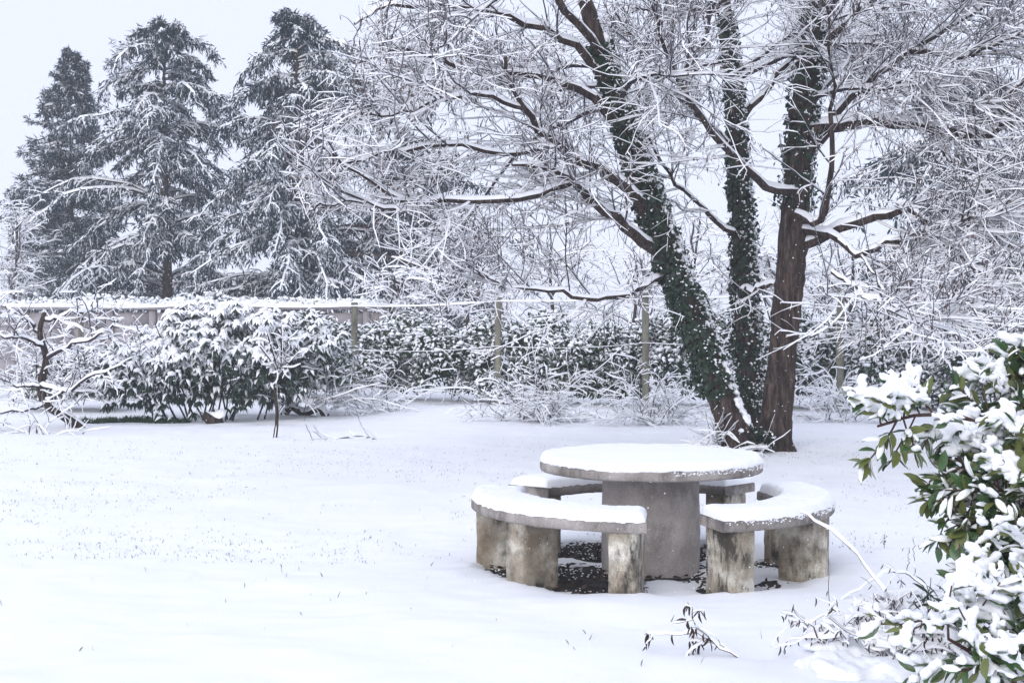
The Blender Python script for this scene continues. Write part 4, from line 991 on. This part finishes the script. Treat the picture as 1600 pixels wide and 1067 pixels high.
stems2 = [[(1604, 1074, 5.75), (1574, 974, 5.65), (1534, 914, 5.6)], [(1574, 1094, 5.7), (1514, 994, 5.6), (1464, 954, 5.55)], [(1614, 1094, 5.7), (1614, 954, 5.65), (1594, 884, 5.6)], [(1574, 1104, 5.6), (1534, 1034, 5.45), (1484, 999, 5.4)],
          [(1634, 1094, 5.6), (1624, 1014, 5.4), (1604, 964, 5.35)], [(1674, 1074, 5.7), (1674, 934, 5.6), (1664, 864, 5.6)], [(1614, 1104, 5.5), (1574, 1054, 5.35), (1544, 1034, 5.3)], [(1654, 1104, 5.5), (1664, 1034, 5.35), (1654, 994, 5.3)]]
near_bush('laurel_bush', rt2, stems2, 'low laurel bush almost buried in lumpy snow, bottom right corner', 700, 8, (0.014, 0.028), 0.0095, leaf=(0.07, 0.105), snow_bias=0.12, per=10)
# small dark sprig between the two
rng = np.random.default_rng(1320)
sg = thing('leafy_sprig', at(1490, 930, 6.9) * np.array([1, 1, 0]), 'dark narrow-leaved sprig at the foot of the laurel bush', 'plant')
b = at(1490, 930, 6.9); b[2] = 0.0
P = np.array([catmull([b, b + np.array([U(-.08, .05), U(-.08, .04), 0.16]), b + np.array([U(-.2, .1), U(-.15, .05), U(.22, .36)])], 8) for _ in range(7)])
mb = MB(); tubes(mb, P, taper_r(7, 8, 0.004, 0.002), 4, 0)
i = np.repeat(np.arange(7), 14); s = rng.integers(2, 8, len(i)); n = len(i); d = nrm(rng.normal(size=(n, 3)) * 0.7 + UP * 0.15 + np.array([-0.3, 0, 0])); sz = U(0.06, 0.10, n)
place(mb, LEAF, LEAF_F, P[i, s], d, rng.normal(size=(n, 3)) * 0.5 + UP, sz * 0.2, sz, sz, 1); mb.build('leaves', [M['stem'], M['rhodo']], sg)

# ------------------------------------------------------------------ dead stems and brambles, bottom right
rng = np.random.default_rng(1400)
def withered(mb, P, n, size):
    """shrivelled hanging leaves along stems"""
    i = rng.integers(0, len(P), n); j = rng.integers(1, P.shape[1], n); d = nrm(rng.normal(size=(n, 3)) * 0.35 - UP); sz = U(size * .6, size * 1.2, n)
    tv, tf = leaf_template(0.7, 0.3); place(mb, tv, tf, P[i, j], d, rng.normal(size=(n, 3)), sz * 0.16, sz, sz * 0.5, 1)
def on_ground(px, py):
    Y = ground_depth(py) ; p = at(px, py, Y); p[2] = float(ground_z(p[0], p[1])); return p
def dead_plant(name, base, tips, label, leaves, size, r=0.006, side=5, snow=0.022, cat='dead plant', group=None):
    t = thing(name, base * np.array([1, 1, 0]), label, cat, group)
    P = np.array([catmull([base] + list(tp), 14) for tp in tips]); P[:, 1:-1] += rng.normal(size=(len(P), 12, 3)) * 0.006
    mb = MB(); rr = taper_r(len(P), 14, r, r * .5); tubes(mb, P, rr, 5, 0); snow_ridge(mb, P, rr, snow, 0.007, 2, 0.1, 5, 3, 0.12)
    Q = P
    if side:
        Q = sprout(P, side, (0.06, 0.22), 0.9, 6, 0.2, 0.05, 0.2); rq = taper_r(len(Q), 6, r * .5, r * .35); tubes(mb, Q, rq, 4, 0); snow_ridge(mb, Q, rq, snow * .6, 0.005, 2, 0.2, 3, 5, 0.1)
    mb.build('stems', [M['stem'], M['litter'], M['snow_plain']], t)
    if leaves:
        mb = MB(); withered(mb, Q, leaves, size); mb.v and tag(mb.build('withered_leaves', [M['stem'], M['litter']], t), kind='stuff')
    return t
b = on_ground(1155, 1046)
dead_plant('withered_plant', b, [[b + np.array([-0.18, 0.02, 0.10]), b + np.array([-0.42, 0.0, 0.11])], [b + np.array([-0.17, 0.0, 0.10]), b + np.array([-0.205, 0.0, 0.17]), b + np.array([-0.215, 0.0, 0.235])]], 'bent dead stem with shrivelled leaves at the bottom edge', 46, 0.055, 0.005, 5)
b = on_ground(1420, 985)
dead_plant('bramble_stem', b, [[b + np.array([-0.16, 0.15, 0.22]), b + np.array([-0.33, 0.25, 0.42]), b + np.array([-0.5, 0.3, 0.52])]], 'arching bramble stem leaning toward the right bench, snow along its middle', 0, 0, 0.006, 0, 0.035, 'stem')
b = on_ground(1455, 940)
dead_plant('bramble_stem', b, [[b + np.array([-0.16, 0.0, 0.11]), b + np.array([-0.32, -0.08, 0.10]), b + np.array([-0.56, -0.2, -0.01])]], 'low bow of bramble touching the snow below the arching stem', 0, 0, 0.006, 0, 0.018, 'stem')
for i, (px, py, hh) in enumerate(((1421, 905, 0.15), (1431, 925, 0.26))):
    b = on_ground(px, py); dead_plant('dry_stalk', b, [[b + np.array([0.0, 0, hh * .5]), b + np.array([0.005 - 0.02 * i, 0, hh])]], ['short upright dry stalk left of the tall one', 'tall thin upright dry stalk beside the laurel bush'][i], 0, 0, 0.003, 0, 0.0, 'stalk')
pl = [((1300, 1040), 'dark drooping dead plant left of the dead stem heap'), ((1345, 1010), 'dead plant hung with brown leaves in the middle of the heap'), ((1400, 985), 'dead plant with brown leaves under the arching stem'), ((1470, 1050), 'dead plant below the buried laurel bush'), ((1395, 1060), 'dead plant at the bottom edge right of the drooping one')]
for i, (pp, lab) in enumerate(pl):
    b = on_ground(*pp); tips = [[b + np.array([U(-.15, .15), U(-.08, .08), U(.08, .16)]), b + np.array([U(-.32, .32), U(-.12, .12), U(.02, .15)])] for _ in range(7)]
    dead_plant('dead_plant', b, tips, lab, 75, 0.042, 0.004, 5, 0.030, group='withered plants in the bottom right corner')
m = MB(); c = np.array([on_ground(px, py) for px, py in zip(U(1270, 1500, 260), U(985, 1090, 260))]); c[:, 2] += U(-0.03, 0.05, 260)
blobs(m, c, U(0.03, 0.075, 260), 0.42, 0, (ICO2, ICO2_F))
for pts in ([(1250, 1062), (1330, 1050), (1400, 1040), (1450, 1010)], [(1340, 1000), (1390, 990), (1430, 1005), (1460, 1030)], [(1310, 985), (1370, 968), (1420, 965)]):
    q = catmull([on_ground(*p) for p in pts], 26); blobs(m, q + UP * 0.015, U(0.03, 0.045, 26), 0.8, 0, (ICO2, ICO2_F))
o = remeshed(m, 'snow_drift', M['snow'], None, 0.016, 9, 0.014, 12)
tag(o, 'lumpy drifted snow over the dead plants in the bottom right corner', 'snow drift', kind='stuff')
# a sprig and bits on the lawn
b = on_ground(1383, 868)
t = thing('weed_sprig', b * np.array([1, 1, 0]), 'tiny green weed sprig standing in the snow right of the bench', 'plant')
mb = MB(); P = catmull([b, b + UP * 0.05, b + UP * 0.075], 5)[None]; tubes(mb, P, taper_r(1, 5, 0.002, 0.001), 4, 0); n = 22; d = nrm(rng.normal(size=(n, 3)) + UP * .3)
place(mb, LEAF, LEAF_F, b + UP * U(0.03, 0.085, n)[:, None] + rng.normal(size=(n, 3)) * 0.006, d, UP + rng.normal(size=(n, 3)) * .4, 0.008, 0.018, 0.018, 1); mb.build('leaves', [M['stem'], M['laurel']], t)

# ------------------------------------------------------------------ falling snow and haze
rng = np.random.default_rng(1500)
n = 14000; y = 5.0 + 24 * rng.random(n) ** 0.8; x = U(-0.45, 0.45, n) * y; z = H + U(-0.25, 0.27, n) * y; k = z > 0.1; x, y, z = x[k], y[k], z[k]; n = len(x)
mb = MB(); blobs(mb, np.stack([x, y, z], -1), U(0.0018, 0.0038, n), 1.0, 0, (OCT, OCT_F))
tag(mb.build('snowflakes', M['snow_plain']), 'snowflakes drifting down through the air', 'snowflakes', kind='stuff')

hm = bpy.data.materials.new('haze'); hm.use_nodes = True; hn = hm.node_tree; hn.nodes.clear()
ho = hn.nodes.new('ShaderNodeOutputMaterial'); hv = hn.nodes.new('ShaderNodeVolumePrincipled')
hv.inputs['Color'].default_value = (0.93, 0.96, 1.0, 1); hv.inputs['Density'].default_value = 0.0017; hv.inputs['Anisotropy'].default_value = 0.2
hn.links.new(hv.outputs[0], ho.inputs['Volume'])
mb = MB(); v, f = boxv(-130, 130, -25, 130, -1.2, 16); mb.add(v, f)
tag(mb.build('haze', hm), kind='stuff')
